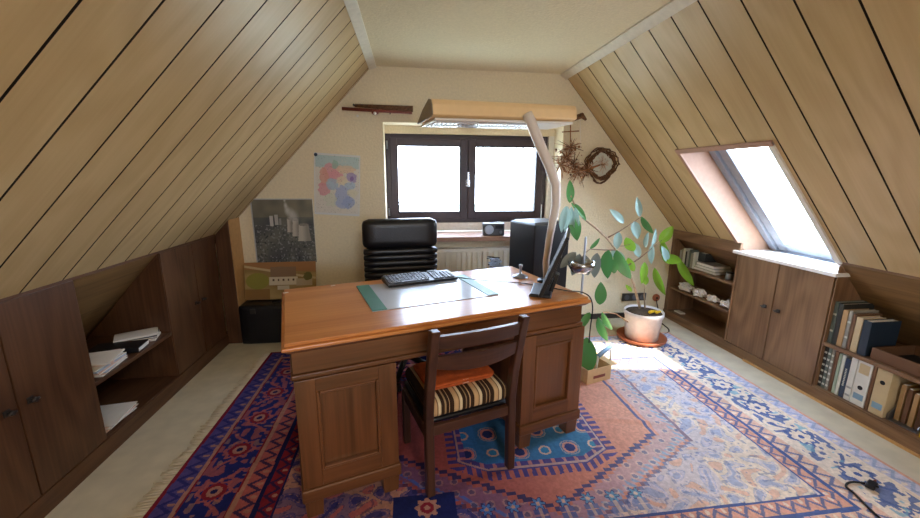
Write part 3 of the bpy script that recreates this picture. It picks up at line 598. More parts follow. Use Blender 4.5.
# striped seat cushion (top-level: lies on the chair)
nx, ny = 150, 60
def cush_pos(w, d, h, z0):
    def f(u, v):   # wrap: v around the section (front-back), u across
        x = (u-.5)*w; a = v*2*PI; ex = .32
        cy = np.sign(np.cos(a))*np.abs(np.cos(a))**ex*d/2; cz = np.sign(np.sin(a))*np.abs(np.sin(a))**(ex*1.6)*h/2
        e = 1-np.clip((np.abs(u-.5)-.44)/.06, 0, 1)**2*.999; e = np.sqrt(np.clip(e, 0.0, 1))
        return np.stack([x, cy*(.9+.1*e), cz*e+z0+h/2], -1)
    return f
u = (np.arange(nx)+.5)/nx; seq = [(0, '3a2a20'), (.05, 'c9a67a'), (.10, '7d6248'), (.115, 'd9c6a0'), (.15, '3a2a20'), (.19, 'a08560'), (.205, '3a2a20'), (.24, 'c9a67a')]
P_ = .25; row = np.zeros((nx, 3)); ph = (u % P_)
for s_, c_ in seq: row[ph >= s_] = C3(c_)
row = row*(.92+.12*rng.random((nx, 1)))
col = np.repeat(row[None], ny, 0)
o = grid_mesh('seat_cushion', nx, ny, cush_pos(.385, .36, .088, 0), col, 'clothcol'); o.location = CH+Vector((-.0, 0, .386)); o.matrix_world = Matrix.Translation(Vector(D(.716, .145, .337))) @ Matrix.Rotation(TH, 4, 'Z')
for p in o.data.polygons: p.use_smooth = True
tag(o, 'brown and cream striped seat cushion tied on the wooden chair', 'cushion')
oc = empty('cushion', D(.71, .14, .424), TH, 'small orange tufted cushion on top of the striped seat cushion', 'cushion')
mb = MB(); softbox(mb, -.165, .165, -.11, .12, 0, .066, 'orangecloth', .026, .012, 12)
for v in mb.bm.verts:
    for cx_ in (-.10, -.03, .04, .11):
        for cy_ in (-.06, .06):
            dd = math.hypot(v.co.x-cx_, v.co.y-cy_)
            v.co.z += (.010 if v.co.z > .03 else 0)*math.cos(min(dd/.035, 1)*PI)
mb.build('fabric', oc)
mb = MB(); mb.box(.0, .028, -.107, -.1035, .012, .028, 'paper'); mb.build('care_label', oc, label='white care label')

# ================================================================ OFFICE CHAIR (behind the desk)
oc2 = empty('office_chair', (-.195, -.66, .008), .10, 'black leather office swivel chair with high ribbed back behind the desk', 'chair')
mb = MB(); softbox(mb, -.26, .26, .02, .13, .83, 1.035, 'blackleather', .045, 0, 10); mb.build('headrest', oc2)
mb = MB()
for i in range(8): softbox(mb, -.257, .257, .02-.004*(i % 2), .105, .50+.041*i, .545+.041*i, 'blackleather', .02, 0, 5)
mb.build('backrest', oc2)
mb = MB(); mb.box(-.235, .235, .10, .125, .46, .9, 'blackplastic'); mb.build('back_shell', oc2, bevel=.01)
mb = MB(); softbox(mb, -.25, .25, -.42, .05, .39, .48, 'blackleather', .035, .01, 10); mb.build('seat', oc2)
for s in (-1, 1):
    mb = MB(); mb.tube([(s*.27, .03, .45), (s*.285, .02, .60), (s*.285, -.05, .62), (s*.285, -.25, .62), (s*.27, -.3, .58), (s*.26, -.28, .42)], .014, 'blackplastic', 10); mb.build('armrest', oc2)
mb = MB(); mb.lathe([(.03, .12), (.03, .25), (.02, .25), (.02, .39)], (0, -.18, 0), 'chrome', 20); mb.build('gas_lift', oc2)
for i in range(5):
    a = i*2*PI/5+.6; mb = MB(); e = Vector((.25*math.cos(a), .25*math.sin(a)-.18, .075)); mb.tube([(0, -.18, .13), e], [.024, .015], 'blackplastic', 8); lg = mb.build('base_leg', oc2)
    mb = MB(); t = Vector((-math.sin(a), math.cos(a), 0))*.02; mb.tube([e-Vector((0, 0, .045))-t, e-Vector((0, 0, .045))+t], .026, 'rubber', 16); mb.build('caster', lg)

# ================================================================ RUG
RX0, RX1, RY0, RY1 = -1.215, 2.10, -2.62, -.40
NX, NY = 720, 480
xs = RX0+(np.arange(NX)+.5)/NX*(RX1-RX0); ys = RY0+(np.arange(NY)+.5)/NY*(RY1-RY0); X, Y = np.meshgrid(xs, ys)
X = X+.004*(vnoise(X, Y, 12, 1)-.5); Y = Y+.006*(vnoise(X, Y, 9, 2)-.5)
# skylight glare put into the rug colours, paler towards the sunny side
glare = np.clip((X+.15)/1.35, 0, 1); glare = glare*glare*(3-2*glare)
def mixc(a, b): a = C3(a) if isinstance(a, str) else a; b = C3(b) if isinstance(b, str) else b; return a[None, None]*(1-glare[..., None])+b[None, None]*glare[..., None]
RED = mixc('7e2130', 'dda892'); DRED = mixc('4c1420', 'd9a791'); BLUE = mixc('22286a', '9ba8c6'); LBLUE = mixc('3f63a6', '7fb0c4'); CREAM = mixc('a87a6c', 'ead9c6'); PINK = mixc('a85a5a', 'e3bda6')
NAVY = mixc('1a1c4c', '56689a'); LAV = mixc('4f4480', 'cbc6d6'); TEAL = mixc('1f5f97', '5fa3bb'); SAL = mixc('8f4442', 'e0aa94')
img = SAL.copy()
def put(mask, c, k=1.0):
    m = np.clip(mask.astype(float)*k, 0, 1)[..., None]; img[:] = img*(1-m)+c*m
dl_, dr_, db_, dt_ = X-RX0, RX1-X, Y-RY0, RY1-Y
d = np.minimum(np.minimum(dl_, dr_), np.minimum(db_, dt_))
# running coordinate along the border
side = np.argmin(np.stack([dl_, dr_, db_, dt_]), 0); s = np.where(side < 2, Y, X)
IN = d > .50
# -- field: abrash ground with spandrels of arabesques outside the big salmon hexagon
cx, cy = .44, -1.36
hexd = np.maximum(np.abs(X-cx)/1.06*1.0, (np.abs(Y-cy)/.98+np.abs(X-cx)/1.06*.62))  # <.9 inside
steps = lambda v, st: np.round(v/st)*st
hx_ = np.maximum(np.abs(steps(X-cx, .02))/.98, np.abs(steps(Y-cy, .02))/.98+np.abs(steps(X-cx, .02))/1.06*.62)
spand = (hx_ > .86)
put(spand, CREAM)
n1 = vnoise(X, Y, 11, 3)*.6+vnoise(X, Y, 23, 4)*.4
wx = X+.09*(vnoise(X, Y, 7, 5)-.5)+.03*(vnoise(X, Y, 19, 15)-.5); wy = Y+.09*(vnoise(X, Y, 7, 6)-.5)+.03*(vnoise(X, Y, 19, 16)-.5)
w1 = np.sin(wx*44+1.6*np.sin(wy*37))*.55+np.sin(wy*52-wx*17+1.5*np.sin(wx*30))*.55
big = vnoise(X, Y, 5, 31)
put(spand & (big > .45), LAV, .55); put(spand & (w1 > .25), LAV, .6); put(spand & (w1 > .75), BLUE, .6); put(spand & (np.abs(w1-.25) < .06), BLUE, .5); put(spand & (w1 < -.62), PINK, .9)
put(spand & (np.abs(w1+.62) < .035), BLUE, .5); put(spand & (np.abs(w1-.62) < .03), CREAM, .8); put(spand & (vnoise(X, Y, 55, 21) > .8), NAVY, .35)
put((hx_ > .85) & (hx_ < .87), NAVY, .5); put((hx_ > .80) & (hx_ < .84) & (np.sin((X+Y)*130) > 0), LBLUE)
# diagonal lozenge chains between salmon ground and spandrels
hb = (hx_ > .72) & (hx_ < .84); put(hb, LAV, .5); put(hb & (np.abs(np.sin(X*46)*np.cos(Y*46)) > .62), CREAM, .5); put(hb & (np.abs(np.sin(X*46)*np.cos(Y*46)) > .85), NAVY, .5)
put((hx_ > .68) & (hx_ < .705), NAVY, .8)
# centre medallion with comb edges
rx, ry = np.abs(X-(cx+.0)), np.abs(Y-cy)
med = np.maximum(rx/.42, ry/.50+np.maximum(0, rx-.24)*1.1)
comb = (med < 1.0) & (med > .80); put(comb, mixc('3b2f6a', '6d6a9c'))
put(comb & (np.sin(np.where(ry/.50 > rx/.42, X, Y)*150) > .1) & (med > .90), SAL)
put((med > .86) & (med < .885), CREAM, .8)
put(comb & (np.sin(np.where(ry/.50 > rx/.42, X, Y)*110+1) > .55) & (med < .86), PINK, .8)
inn = med < .80; put(inn, mixc('27558a', '5a93b4'))
w2_ = np.sin(X*24+2)*np.cos(Y*22+1+2*vnoise(X, Y, 4, 8)); put(inn & (w2_ > .6), PINK); put(inn & (w2_ > .8), NAVY); put(inn & (np.abs(w2_-.45) < .05), CREAM, .7); put(inn & (w2_ < -.75), CREAM); put(inn & (w2_ < -.88), TEAL)
# rows of small carnations on the salmon ground
for (x0, x1, yc, n) in ((.15, .80, -2.005, 7), (.15, .80, -.72, 7)):
    for i in range(n):
        fx = x0+(x1-x0)*i/(n-1); r = np.hypot(X-fx, Y-yc); a = np.arctan2(Y-yc, X-fx)
        rr = .022+.008*np.cos(6*a); put(r < rr+.006, NAVY, .8); put(r < rr, LBLUE); put(r < .009, CREAM)
        ty = yc-.055 if yc < -1.3 else yc+.055
        put((np.abs(X-fx) < .030) & (np.abs(Y-ty) < .028) & (np.abs(np.sin((Y-ty)*90)) > .25), BLUE, .9); put((np.abs(X-fx) < .008) & (np.abs(Y-ty) < .03), CREAM, .7)
# dark corner block with rosette near the viewer
blk = (np.abs(X-(-.10)) < .13) & (np.abs(Y-(-2.06)) < .16); put(blk, mixc('1c2358', '1c2358'))
r = np.hypot(X+.09, Y+1.965); a = np.arctan2(Y+1.965, X+.09); put(r < .045+.007*np.cos(8*a), CREAM); put(r < .028, RED); put(r < .012, CREAM); put(blk & (np.abs(X+.09) < .006) & (Y < -2.0), CREAM)
put(blk & (np.abs(np.hypot(X+.09, Y+2.10)-.06) < .006), CREAM)
# -- borders
bands = [(0, .022, RED, None), (.022, .10, LAV, 'zig'), (.10, .118, CREAM, None), (.118, .325, BLUE, 'ros'), (.325, .345, CREAM, None), (.345, .42, PINK, 'zig'), (.42, .44, NAVY, None), (.44, .50, RED, 'zig')]
for a0, a1, c, kind in bands:
    m = (d >= a0) & (d < a1)
    if kind == 'ros':
        sunny = X > .9  # part of the border coloured as if in sunlight
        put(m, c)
        put(m & sunny & (glare > .3), CREAM)
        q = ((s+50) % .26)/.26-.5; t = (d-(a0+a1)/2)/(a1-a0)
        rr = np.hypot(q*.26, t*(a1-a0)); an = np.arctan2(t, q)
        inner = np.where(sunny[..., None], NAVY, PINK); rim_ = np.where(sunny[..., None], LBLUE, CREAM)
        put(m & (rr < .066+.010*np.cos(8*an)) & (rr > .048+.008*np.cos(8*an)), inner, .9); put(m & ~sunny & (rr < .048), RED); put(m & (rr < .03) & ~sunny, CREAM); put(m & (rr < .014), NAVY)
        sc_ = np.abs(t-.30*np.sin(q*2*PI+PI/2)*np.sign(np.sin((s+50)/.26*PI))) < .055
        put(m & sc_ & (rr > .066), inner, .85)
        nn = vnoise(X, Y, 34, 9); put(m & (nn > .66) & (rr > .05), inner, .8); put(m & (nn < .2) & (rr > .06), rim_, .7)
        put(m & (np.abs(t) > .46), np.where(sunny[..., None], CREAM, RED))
    else:
        put(m, c)
        if kind == 'zig':
            tt = (d-a0)/(a1-a0); zz = np.abs(((s*14) % 1)-.5)*2
            put(m & (np.abs(tt-.15-.7*zz) < .16), BLUE if a0 < .1 else NAVY, .75); put(m & (np.hypot((((s*14+.0) % 1)-.5), (tt-.75)*.6) < .12), CREAM, .9)
put((d > .5) & (d < .512), NAVY)
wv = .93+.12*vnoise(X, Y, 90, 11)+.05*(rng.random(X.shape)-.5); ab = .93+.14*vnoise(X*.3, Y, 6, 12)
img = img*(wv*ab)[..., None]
def rugpos(u, v):
    x = RX0+u*(RX1-RX0); y = RY0+v*(RY1-RY0)
    x = x-.035*(1-u)*np.clip((y+2.0)/1.4, -.4, 1)*0+.0*y
    z = .006+.0012*vnoise(x, y, 40, 13)
    z = z+.012*np.exp(-((y+1.50+.25*(x-.9))/.02)**2)*np.exp(-((x-1.05)/.22)**2)+.009*np.exp(-((y+1.24-.2*(x-.9))/.022)**2)*np.exp(-((x-1.25)/.2)**2)
    e = np.minimum(np.minimum(u, 1-u)*(RX1-RX0), np.minimum(v, 1-v)*(RY1-RY0)); z = np.where(e < .004, .0015, z)
    return np.stack([x, y, z], -1)
rg = empty('rug', (0, 0, 0), 0, 'large red and blue oriental rug with sunlight painted into one side lying under the desk', 'rug')
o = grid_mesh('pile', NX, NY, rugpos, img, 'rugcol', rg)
# fringe along the short end
plain('fringe', 'd8ccb4', .95)
mb = MB(); y = RY0+.01
while y < RY1-.01:
    l_ = random.uniform(.045, .07); dy = random.uniform(-.012, .012)
    mb.tube([(RX0+.004, y, .005), (RX0-l_*.5, y+dy*.3, .004), (RX0-l_, y+dy, .003)], [.0026, .0032, .002], 'fringe', 5); y += random.uniform(.009, .018)
o = mb.build('fringe', rg); o['kind'] = 'stuff'; o['label'] = 'cream knotted fringe'

# ================================================================ WALL THINGS
def press(w, h, nx, ny, img, name, mat, parent): # flat print standing in XZ, origin at its lower edge centre, facing -y
    return grid_mesh(name, nx, ny, lambda u, v: np.stack([(u-.5)*w, 0*u, v*h], -1), img, mat, parent)
def canvas(nx, ny, c): return np.ones((ny, nx, 3))*C3(c)
def cgrid(nx, ny): return np.meshgrid((np.arange(nx)+.5)/nx, (np.arange(ny)+.5)/ny)
# map
nx, ny = 140, 190; U, V = cgrid(nx, ny); im = canvas(nx, ny, 'e2ded4')
def blob(im, U, V, x, y, rx, ry, c, k=1, nz=.5, seed=1, asp=1.4):
    r = np.hypot((U-x)/rx, (V-y)/ry)+nz*(vnoise(U, V*asp, 14, seed)-.5)+nz*.5*(vnoise(U, V*asp, 34, seed+3)-.5); m = (r < 1)[..., None]*k; im[:] = im*(1-m)+C3(c)*m
im[(V > .78) & (V < .97) & (U > .03) & (U < .97)] = C3('b9d0d0')
for a in ((.5, .45, .45, .40, 'dcd9cf', .3), (.38, .72, .18, .12, 'de9ca6'), (.45, .63, .22, .10, 'e0a0ac'), (.22, .62, .1, .14, 'dba191'), (.70, .76, .2, .07, 'e3c9ae'), (.80, .64, .12, .09, 'a898c8'), (.82, .62, .04, .035, '8f6fb0'), (.22, .42, .14, .10, 'd99aa4'), (.40, .52, .13, .10, 'a9c3d8'),
          (.6, .58, .12, .07, 'e6dcc0'), (.62, .30, .2, .18, 'a5b6dc'), (.75, .22, .14, .10, '9fb0d8'), (.35, .25, .13, .11, 'd9dccb'), (.78, .5, .14, .06, 'b4cbe0'), (.45, .83, .07, .06, '9cc3b4'), (.85, .38, .12, .06, 'e0dcc4')): blob(im, U, V, *a[:5], k=.8, seed=int(a[0]*31)) if len(a) == 5 else blob(im, U, V, *a[:5], k=a[5])
nz = vnoise(U, V*1.4, 60, 5); im[nz > .86] *= .82; im[(V < .03) | (V > .975) | (U < .025) | (U > .975)] = C3('dfe3e4')
mp_ = empty('wall_map', (-.728, -.003, 1.012), 0, 'coloured country map with pale border pinned to the wall left of the window'.replace('left of', 'beside'), 'map'); mp_.rotation_euler = (0, .06, 0)
o = press(.36, .49, nx, ny, im, 'sheet', 'printcol', mp_)
mb = MB(); mb.lathe([(.012, 0), (.014, .004), (.010, .010), (.002, .012)], (-.165, 0.0, .475), 'bk_blue', 14, Matrix.Rotation(PI/2, 4, 'X')); mb.build('pin', mp_, label='dark blue round pin')
# aerial picture: power station
nx, ny = 160, 170; U, V = cgrid(nx, ny); im = canvas(nx, ny, '66676a')
g1 = vnoise(U, V, 9, 2); im[:] = C3('505458')*(1-g1[..., None])+C3('77786e')*g1[..., None]
top = V > .72; im[top] = (C3('6c6a60')*(1-g1[top][:, None])+C3('8a8674')*g1[top][:, None])
nz = vnoise(U, V, 45, 3); low = (V < .6); im[low & (nz > .78)] = C3('8e9192'); im[low & (nz < .16)] = C3('3d4446')
for (x0, x1, y0, y1, c) in ((.28, .34, .58, .74, 'c8c8c4'), (.36, .42, .6, .76, 'b8b8b4'), (.43, .47, .6, .7, '9a9a98')): im[(U > x0) & (U < x1) & (V > y0) & (V < y1)] = C3(c)
for (x, w, y0, y1) in ((.60, .035, .48, .70), (.70, .05, .42, .68), (.83, .08, .34, .60)):
    ww = w*(1+.25*((V-y1)/(y1-y0))**2+.15*(y1-V)/(y1-y0)); m = (np.abs(U-x) < ww) & (V > y0) & (V < y1); sh_ = (U-x)/w; im[m] = (C3('c4bfb4')[None]*(1-.22*np.clip(sh_[m]+.4, 0, 1)[:, None]))
    m = (np.hypot((U-x)/w, (V-y1)/.02) < 1.05); im[m] = C3('8d8982')
for (x, y, r, a) in ((.55, .98, .02, .8), (.56, .9, .03, .8), (.58, .82, .045, .8), (.64, .76, .06, .75), (.70, .72, .06, .6)): m = np.clip(1.3-np.hypot((U-x)/r, (V-y)/(r*1.6)), 0, 1)[..., None]*a; im[:] = im*(1-m)+C3('d2d2d0')*m
im[(U < .018) | (V > .988)] = C3('b8bcc0')
po = empty('aerial_photograph', (-1.155, -.012, .622), 0, 'grey aerial photograph of a power station with cooling towers on the wall', 'picture'); po.rotation_euler = (0, .0, 0)
o = press(.475, .525, nx, ny, im, 'print', 'printcol', po)
mb = MB(); mb.box(-.24, .24, .001, .008, -.002, .528, 'trimwhite'); mb.build('backing', po)
# aerial picture: farm house
nx, ny = 150, 110; U, V = cgrid(nx, ny); im = canvas(nx, ny, 'a08a5a'); g1 = vnoise(U, V, 7, 5); im[:] = C3('8a7040')*(1-g1[..., None])+C3('b79c66')*g1[..., None]
im[(V > .82-.1*U)] = C3('a5764a'); im[(V < .28) & (U < .35)] = C3('8f6a3a'); m = np.abs(V-(.9-.35*U)) < .03; im[m] = C3('c9b48a')
m = np.hypot((U-.18)/.16, (V-.5)/.22) < 1; im[m] = C3('8f8a3c')
m = (U > .36) & (U < .72) & (V > .58+.1*(U-.36)) & (V < .88-.05*np.abs(U-.5)); im[m] = C3('8a6f56')
m = (U > .34) & (U < .74) & (V > .38) & (V < .60); im[m] = C3('d8cdb4')
for i in range(5): m = (np.abs(U-(.40+.07*i)) < .012) & (np.abs(V-.52) < .03); im[m] = C3('5a4632')
m = (U > .72) & (U < .95) & (V > .35) & (V < .55); im[m] = C3('b9a98c'); m = (U > .45) & (U < .62) & (V > .25) & (V < .36); im[m] = C3('cfc4ac')
m = np.hypot((U-.88)/.08, (V-.62)/.14)+.5*vnoise(U, V, 20, 6) < 1; im[m] = C3('6d6a3a')
pf = empty('aerial_photograph', (-1.20, -.10, .334), 0, 'brown aerial photograph of a farmhouse leaning on the wall on top of the black case', 'picture'); pf.rotation_euler = (-.20, 0, 0)
o = press(.56, .305, nx, ny, im, 'print', 'printcol', pf); mb = MB(); mb.box(-.281, .281, .001, .006, 0, .306, 'bk_tan'); mb.build('backing', pf)
# black case
bc = empty('case', (-1.18, -.155, 0), 0, 'black hard case standing on the carpet in the corner under the aerial pictures', 'case')
mb = MB(); softbox(mb, -.31, .33, -.075, .13, 0, .325, 'blackplastic', .02, 0, 8); mb.build('shell', bc)
mb = MB(); mb.tube([(-.07, -.0, .318), (-.07, -.0, .333), (.05, -.0, .333), (.05, -.0, .318)], .006, 'rubber', 8); mb.build('handle', bc)
mb = MB()
for x in (-.2, .2): mb.box(x-.02, x+.02, -.079, -.07, .26, .30, 'iron')
mb.build('latch', bc, bevel=.002)
# wooden wall ornament (two crossed wooden pipes)
pf_ = empty('wooden_flute', (0, 0, 0), 0, 'long dark wooden flute fixed on the wall above the window corner', 'ornament', None)
mb = MB(); a = at(355, 105.5, -.03); b = at(413, 109, -.03); mb.tube([a, a.lerp(b, .5), b], [.012, .018, .024], 'twig', 12); mb.build('tube', pf_); mb = MB(); mb.tube([at(353, 104.5, -.03), a], .008, 'iron'); mb.build('mouthpiece', pf_)
mb = MB(); mb.tube([(at(360, 104, -.03)), (at(360, 104, 0.0))], .003, 'iron'); mb.build('hook', pf_)
f2 = empty('wooden_flute', (0, 0, 0), 0, 'thin reddish wooden flute fixed on the wall below the dark one', 'ornament', None)
mb = MB(); a = at(342, 108.5, -.06); b = at(412, 113, -.05); mb.tube([a, b], [.013, .010], 'bk_red', 12); mb.build('tube', f2)
mb = MB(); c = at(375, 112, -.06); mb.lathe([(.014, -.02), (.026, -.012), (.028, 0), (.018, .015)], c, 'bk_red', 16); mb.build('collar', f2); mb = MB(); mb.lathe([(.008, -.01), (.014, 0), (.008, .01)], c+Vector((0, -.022, -.012)), 'paper', 12); mb.build('tassel', f2)
mb = MB(); mb.tube([at(391, 111, -.05), at(390, 114, -.03), at(390, 113, 0)], .004, 'iron'); mb.build('hook', f2)
mb = MB(); mb.tube([at(357.5, 116, -.008), at(357.5, 116, 0)], .010, 'white', 12); tag(mb.build('wall_button'), 'small white round button on the wall below the flutes', 'button')
# dried wreath and hanging bundle
wr = empty('wreath', at(602, 164.5, -.035), 0, 'round dark twig wreath with pale centre hanging on the wall beside the dried flowers', 'wreath')
mb = MB(); c0 = wr.location
for k in range(9):
    pts = []; o1 = random.uniform(-.02, .02)
    for i in range(33):
        t = i/32*2*PI; r = .125+.012*math.sin(3*t+k)+random.uniform(-.006, .006)+o1; rr = r*(1+.06*math.cos(4*t))
        pts.append((rr*math.cos(t), random.uniform(-.02, .02), rr*math.sin(t)))
    mb.tube(pts, .0055, 'twig', 5, cap=False)
mb.build('twig_ring', wr)
mb = MB(); mb.lathe([(.098, .0), (.098, .006)], (0, .015, 0), 'bk_pale', 28, Matrix.Rotation(PI/2, 4, 'X')); mb.build('centre_disc', wr, label='pale disc')
mb = MB()
for i in range(26):
    a = random.uniform(0, 2*PI); r = .03+random.uniform(0, .05); p = Vector((r*math.cos(a), -.01, r*math.sin(a))); mb.tube([(0, -.0, 0), p*.5+Vector((0, -.02, 0)), p], .0018, 'dryflower2', 4)
mb.build('straw_star', wr)
db = empty('dried_bouquet', at(575, 165, -.06), 0, 'bundle of dried flowers and twigs hanging from a bark branch beside the window', 'bouquet'); c0 = db.location
mb = MB(); br_ = [at(566, 120.5, -.05)-c0, at(575, 118, -.06)-c0, at(582, 115.5, -.05)-c0, at(586, 120, -.05)-c0]; mb.tube(br_, [.014, .022, .024, .010], 'twig', 8); mb.tube([at(544, 122.5, -.05)-c0, br_[0]], [.004, .007], 'twig', 6); mb.build('branch', db)
mb = MB(); mb.tube([at(571, 119, -.05)-c0, at(571, 150, -.05)-c0], .0018, 'paper', 4); mb.tube([at(580, 118, -.05)-c0, at(581, 150, -.05)-c0], .0018, 'paper', 4); mb.tube([at(562, 132, -.05)-c0, at(579, 131, -.05)-c0], .005, 'dryflower', 5); mb.tube([at(570.5, 125, -.05)-c0, at(570.5, 142, -.05)-c0], .005, 'dryflower', 5); mb.build('hanger', db)
mb = MB()
for i in range(340):
    cpx = random.choice([(566, 158), (560, 165), (573, 165), (578, 172), (587, 170), (570, 148)]); p = at(cpx[0], cpx[1], -.06)-c0
    q = p+Vector((random.gauss(0, .05), random.gauss(0, .022), random.gauss(0, .05))); mb.tube([p, (p+q)/2+Vector((0, -.008, .006)), q], [.0038, .003, .0016], random.choice(['twig', 'dryflower', 'dryflower', 'dryflower2']), 4)
mb.tube([at(572, 172, -.06)-c0, at(588, 169, -.06)-c0, at(600, 165, -.08)-c0], [.012, .012, .006], 'dryflower', 6)
mb.build('twigs', db, kind='stuff')
mb = MB()
for i in range(55):
    cpx = random.choice([(564, 155), (558, 163), (571, 160), (566, 170), (578, 176), (574, 150), (586, 172)]); p = at(cpx[0], cpx[1], -.07)-c0+Vector((random.gauss(0, .035), random.gauss(0, .02), random.gauss(0, .035)))
    r = random.uniform(.004, .011); mb.lathe([(r*.3, -r), (r, -.2*r), (r*.8, r*.6), (r*.2, r)], p, random.choice(['dryflower', 'dryflower2', 'twig']), 6)
mb.build('flower_heads', db, kind='stuff')

# ================================================================ UNDER THE WINDOW
rd = empty('radiator', (.38, -.075, .16), 0, 'cream panel radiator with vertical ribs under the window sill', 'radiator')
mb = MB(); mb.box(-.68, .70, .02, .035, 0, .57, 'radiatorwhite'); mb.build('rear_panel', rd)
mb = MB(); x = -.68
while x < .69: mb.box(x, x+.030, -.04, -.018, .03, .54, 'radiatorwhite'); mb.box(x+.030, x+.046, -.03, -.02, .03, .54, 'radiatorwhite'); x += .046
mb.box(-.68, .70, -.04, -.018, .54, .57, 'radiatorwhite'); mb.box(-.68, .70, -.04, -.018, .0, .03, 'radiatorwhite'); mb.build('front_panel', rd, bevel=.003)
mb = MB(); x = -.67
while x < .68: mb.box(x, x+.022, -.015, .018, .563, .569, 'radiatorwhite'); x += .03
mb.build('top_grille', rd)
ra = empty('radio', at(493, 241, -.09), -.08, 'small grey radio with round dial standing on the window sill', 'radio'); ra.location.z = .839
mb = MB(); mb.box(-.092, .092, -.03, .04, 0, .105, 'greyplastic'); mb.build('housing', ra, bevel=.008, seg=3)
mb = MB(); mb.lathe([(.040, 0), (.040, .004), (.03, .007), (.002, .008)], (-.04, -.03, .052), 'paperblue', 24, Matrix.Rotation(PI/2, 4, 'X')); mb.build('speaker_dial', ra)
mb = MB(); mb.lathe([(.014, 0), (.012, .008)], (.06, -.03, .03), 'silver', 16, Matrix.Rotation(PI/2, 4, 'X')); mb.build('knob', ra); mb = MB(); mb.box(.012, .078, -.0315, -.03, .06, .09, 'blackplastic'); mb.build('display', ra)
mb = MB(); mb.tube([(-.085, .03, .10), (.07, .035, .115)], .0025, 'chrome', 6); mb.build('aerial', ra)
# low side table with computer tower and cable tangle
stb = empty('side_table', (.70, -.60, .006), .29, 'low wooden side table behind the desk carrying the black tower', 'table')
mb = MB(); mb.box(-.24, .22, -.22, .20, .50, .525, 'desk_h'); mb.build('table_top', stb, bevel=.004)
for x in (-.22, .18):
    for y in (-.20, .16): mb = MB(); mb.box(x, x+.035, y, y+.035, 0, .50, 'desk'); mb.build('leg', stb, bevel=.003)
pc = empty('computer_tower', (.80, -.62, .532), .33, 'black computer tower standing on the low side table behind the desk', 'computer')
mb = MB(); mb.box(-.15, .16, -.14, .16, 0, .48, 'blackplastic'); mb.build('case', pc, bevel=.008, seg=3)
mb = MB(); mb.hexa([(-.145, -.13, .481), (.155, -.13, .481), (.155, .15, .481), (-.145, .15, .481), (-.12, -.10, .492), (.13, -.10, .492), (.13, .13, .492), (-.12, .13, .492)], 'greyplastic'); mb.build('top_cover', pc, bevel=.004)
mb = MB(); mb.tube([(.07, .08, .49), (.07, .08, .60)], .004, 'white', 6); mb.build('antenna', pc, label='white thin antenna')
mb = MB()
for i in range(22):
    p = Vector((.43+random.uniform(-.05, .07), -.69+random.uniform(-.03, .04), .70+random.uniform(-.03, .05)))
cb = []; 
for i in range(60): cb.append(Vector((.49+.05*math.sin(i*1.7)+random.uniform(-.01, .01), -.56+.03*math.cos(i*2.3), .532+.0035*i)))
mb.tube(cb, .0045, 'paperblue', 5); o = mb.build('cable_tangle'); tag(o, 'tangle of pale cables heaped beside the black tower', 'cables', None, 'stuff')
cb = MB(); pts = [Vector((.50+.045*math.sin(i*1.9+1)+random.uniform(-.01, .01), -.49+.025*math.cos(i*2.1), .530+.0042*i)) for i in range(50)]; cb.tube(pts, .005, 'rubber', 5); tag(cb.build('cable_tangle'), 'tangle of black cables behind the pale ones beside the tower', 'cables', None, 'stuff')
# chrome pole stand
ms = empty('metal_stand', at(581, 300, -.98), 0, 'slim metal floor stand with a shallow silver bowl behind the desk end', 'stand'); ms.location.z = 0
mb = MB(); mb.lathe([(.10, 0.002), (.10, .010), (.02, .022), (.008, .03), (.007, .95), (.004, .96)], (0, 0, 0), 'silver', 24); mb.build('pole', ms)
mb = MB(); mb.lathe([(.01, .72), (.06, .73), (.085, .77), (.088, .80), (.084, .80), (.078, .77), (.05, .74), (.01, .735)], (-.02, -.01, 0), 'chrome', 28); mb.build('bowl', ms)
# socket strip and round socket on gable wall, cord
so = empty('socket_strip', (2.0, -.001, .17), 0, 'dark triple wall socket low on the wall behind the plant pot', 'socket')
mb = MB(); mb.box(-.13, .11, -.018, 0, 0, .075, 'socketdark'); mb.build('plate', so, bevel=.004)
for x in (-.09, -.01, .07): mb = MB(); mb.lathe([(.026, 0), (.026, .004), (.02, .001), (.002, 0)], (x, -.018, .037), 'greyplastic', 18, Matrix.Rotation(PI/2, 4, 'X')); mb.build('outlet', so)
s2 = empty('socket', (2.225, -.001, .19), 0, 'round brown aerial socket on the wall beside the corner shelf', 'socket'); mb = MB(); mb.lathe([(.036, 0), (.036, .012), (.03, .016), (.002, .017)], (0, 0, 0), 'terracotta', 20, Matrix.Rotation(PI/2, 4, 'X')); mb.build('plate', s2); mb = MB(); mb.lathe([(.010, .016), (.008, .022)], (0, 0, 0), 'rubber', 12, Matrix.Rotation(PI/2, 4, 'X')); mb.build('outlet', s2)
def fl(px, py, z=0.004):
    d_ = RT*((px-460)/F)-UP*((py-259)/F)+fwd; return CAM+d_*((z-CAM.z)/d_.z)
cable('extension_cable', [(2.22, -.02, .17), (2.24, -.06, .03), (2.2, -.12, .006), fl(660, 322), fl(669, 330), fl(662, 335), fl(650, 332)], .004, 'rubber', 'black power cord looped on the carpet between plant pot and corner shelf')
zc = .014
cable('extension_cable', [fl(878, 487, zc+.02), fl(868, 484, zc), fl(852, 482, zc), fl(846, 486, zc), fl(855, 494, zc), fl(866, 505, zc), fl(880, 518, zc), fl(905, 535, zc)], .0045, 'rubber', 'black power cord lying on the rug border near the bookshelf')
ad = empty('power_adapter', fl(871, 487, .011), .4, 'small black plug adapter lying on the rug border near the bookshelf', 'adapter'); mb = MB(); mb.box(-.026, .03, -.016, .016, 0, .02, 'blackplastic'); mb.build('housing', ad, bevel=.006); mb = MB(); mb.tube([(.035, 0, .013), (.05, 0, .012)], .005, 'bk_red', 8); mb.build('strain_relief', ad)
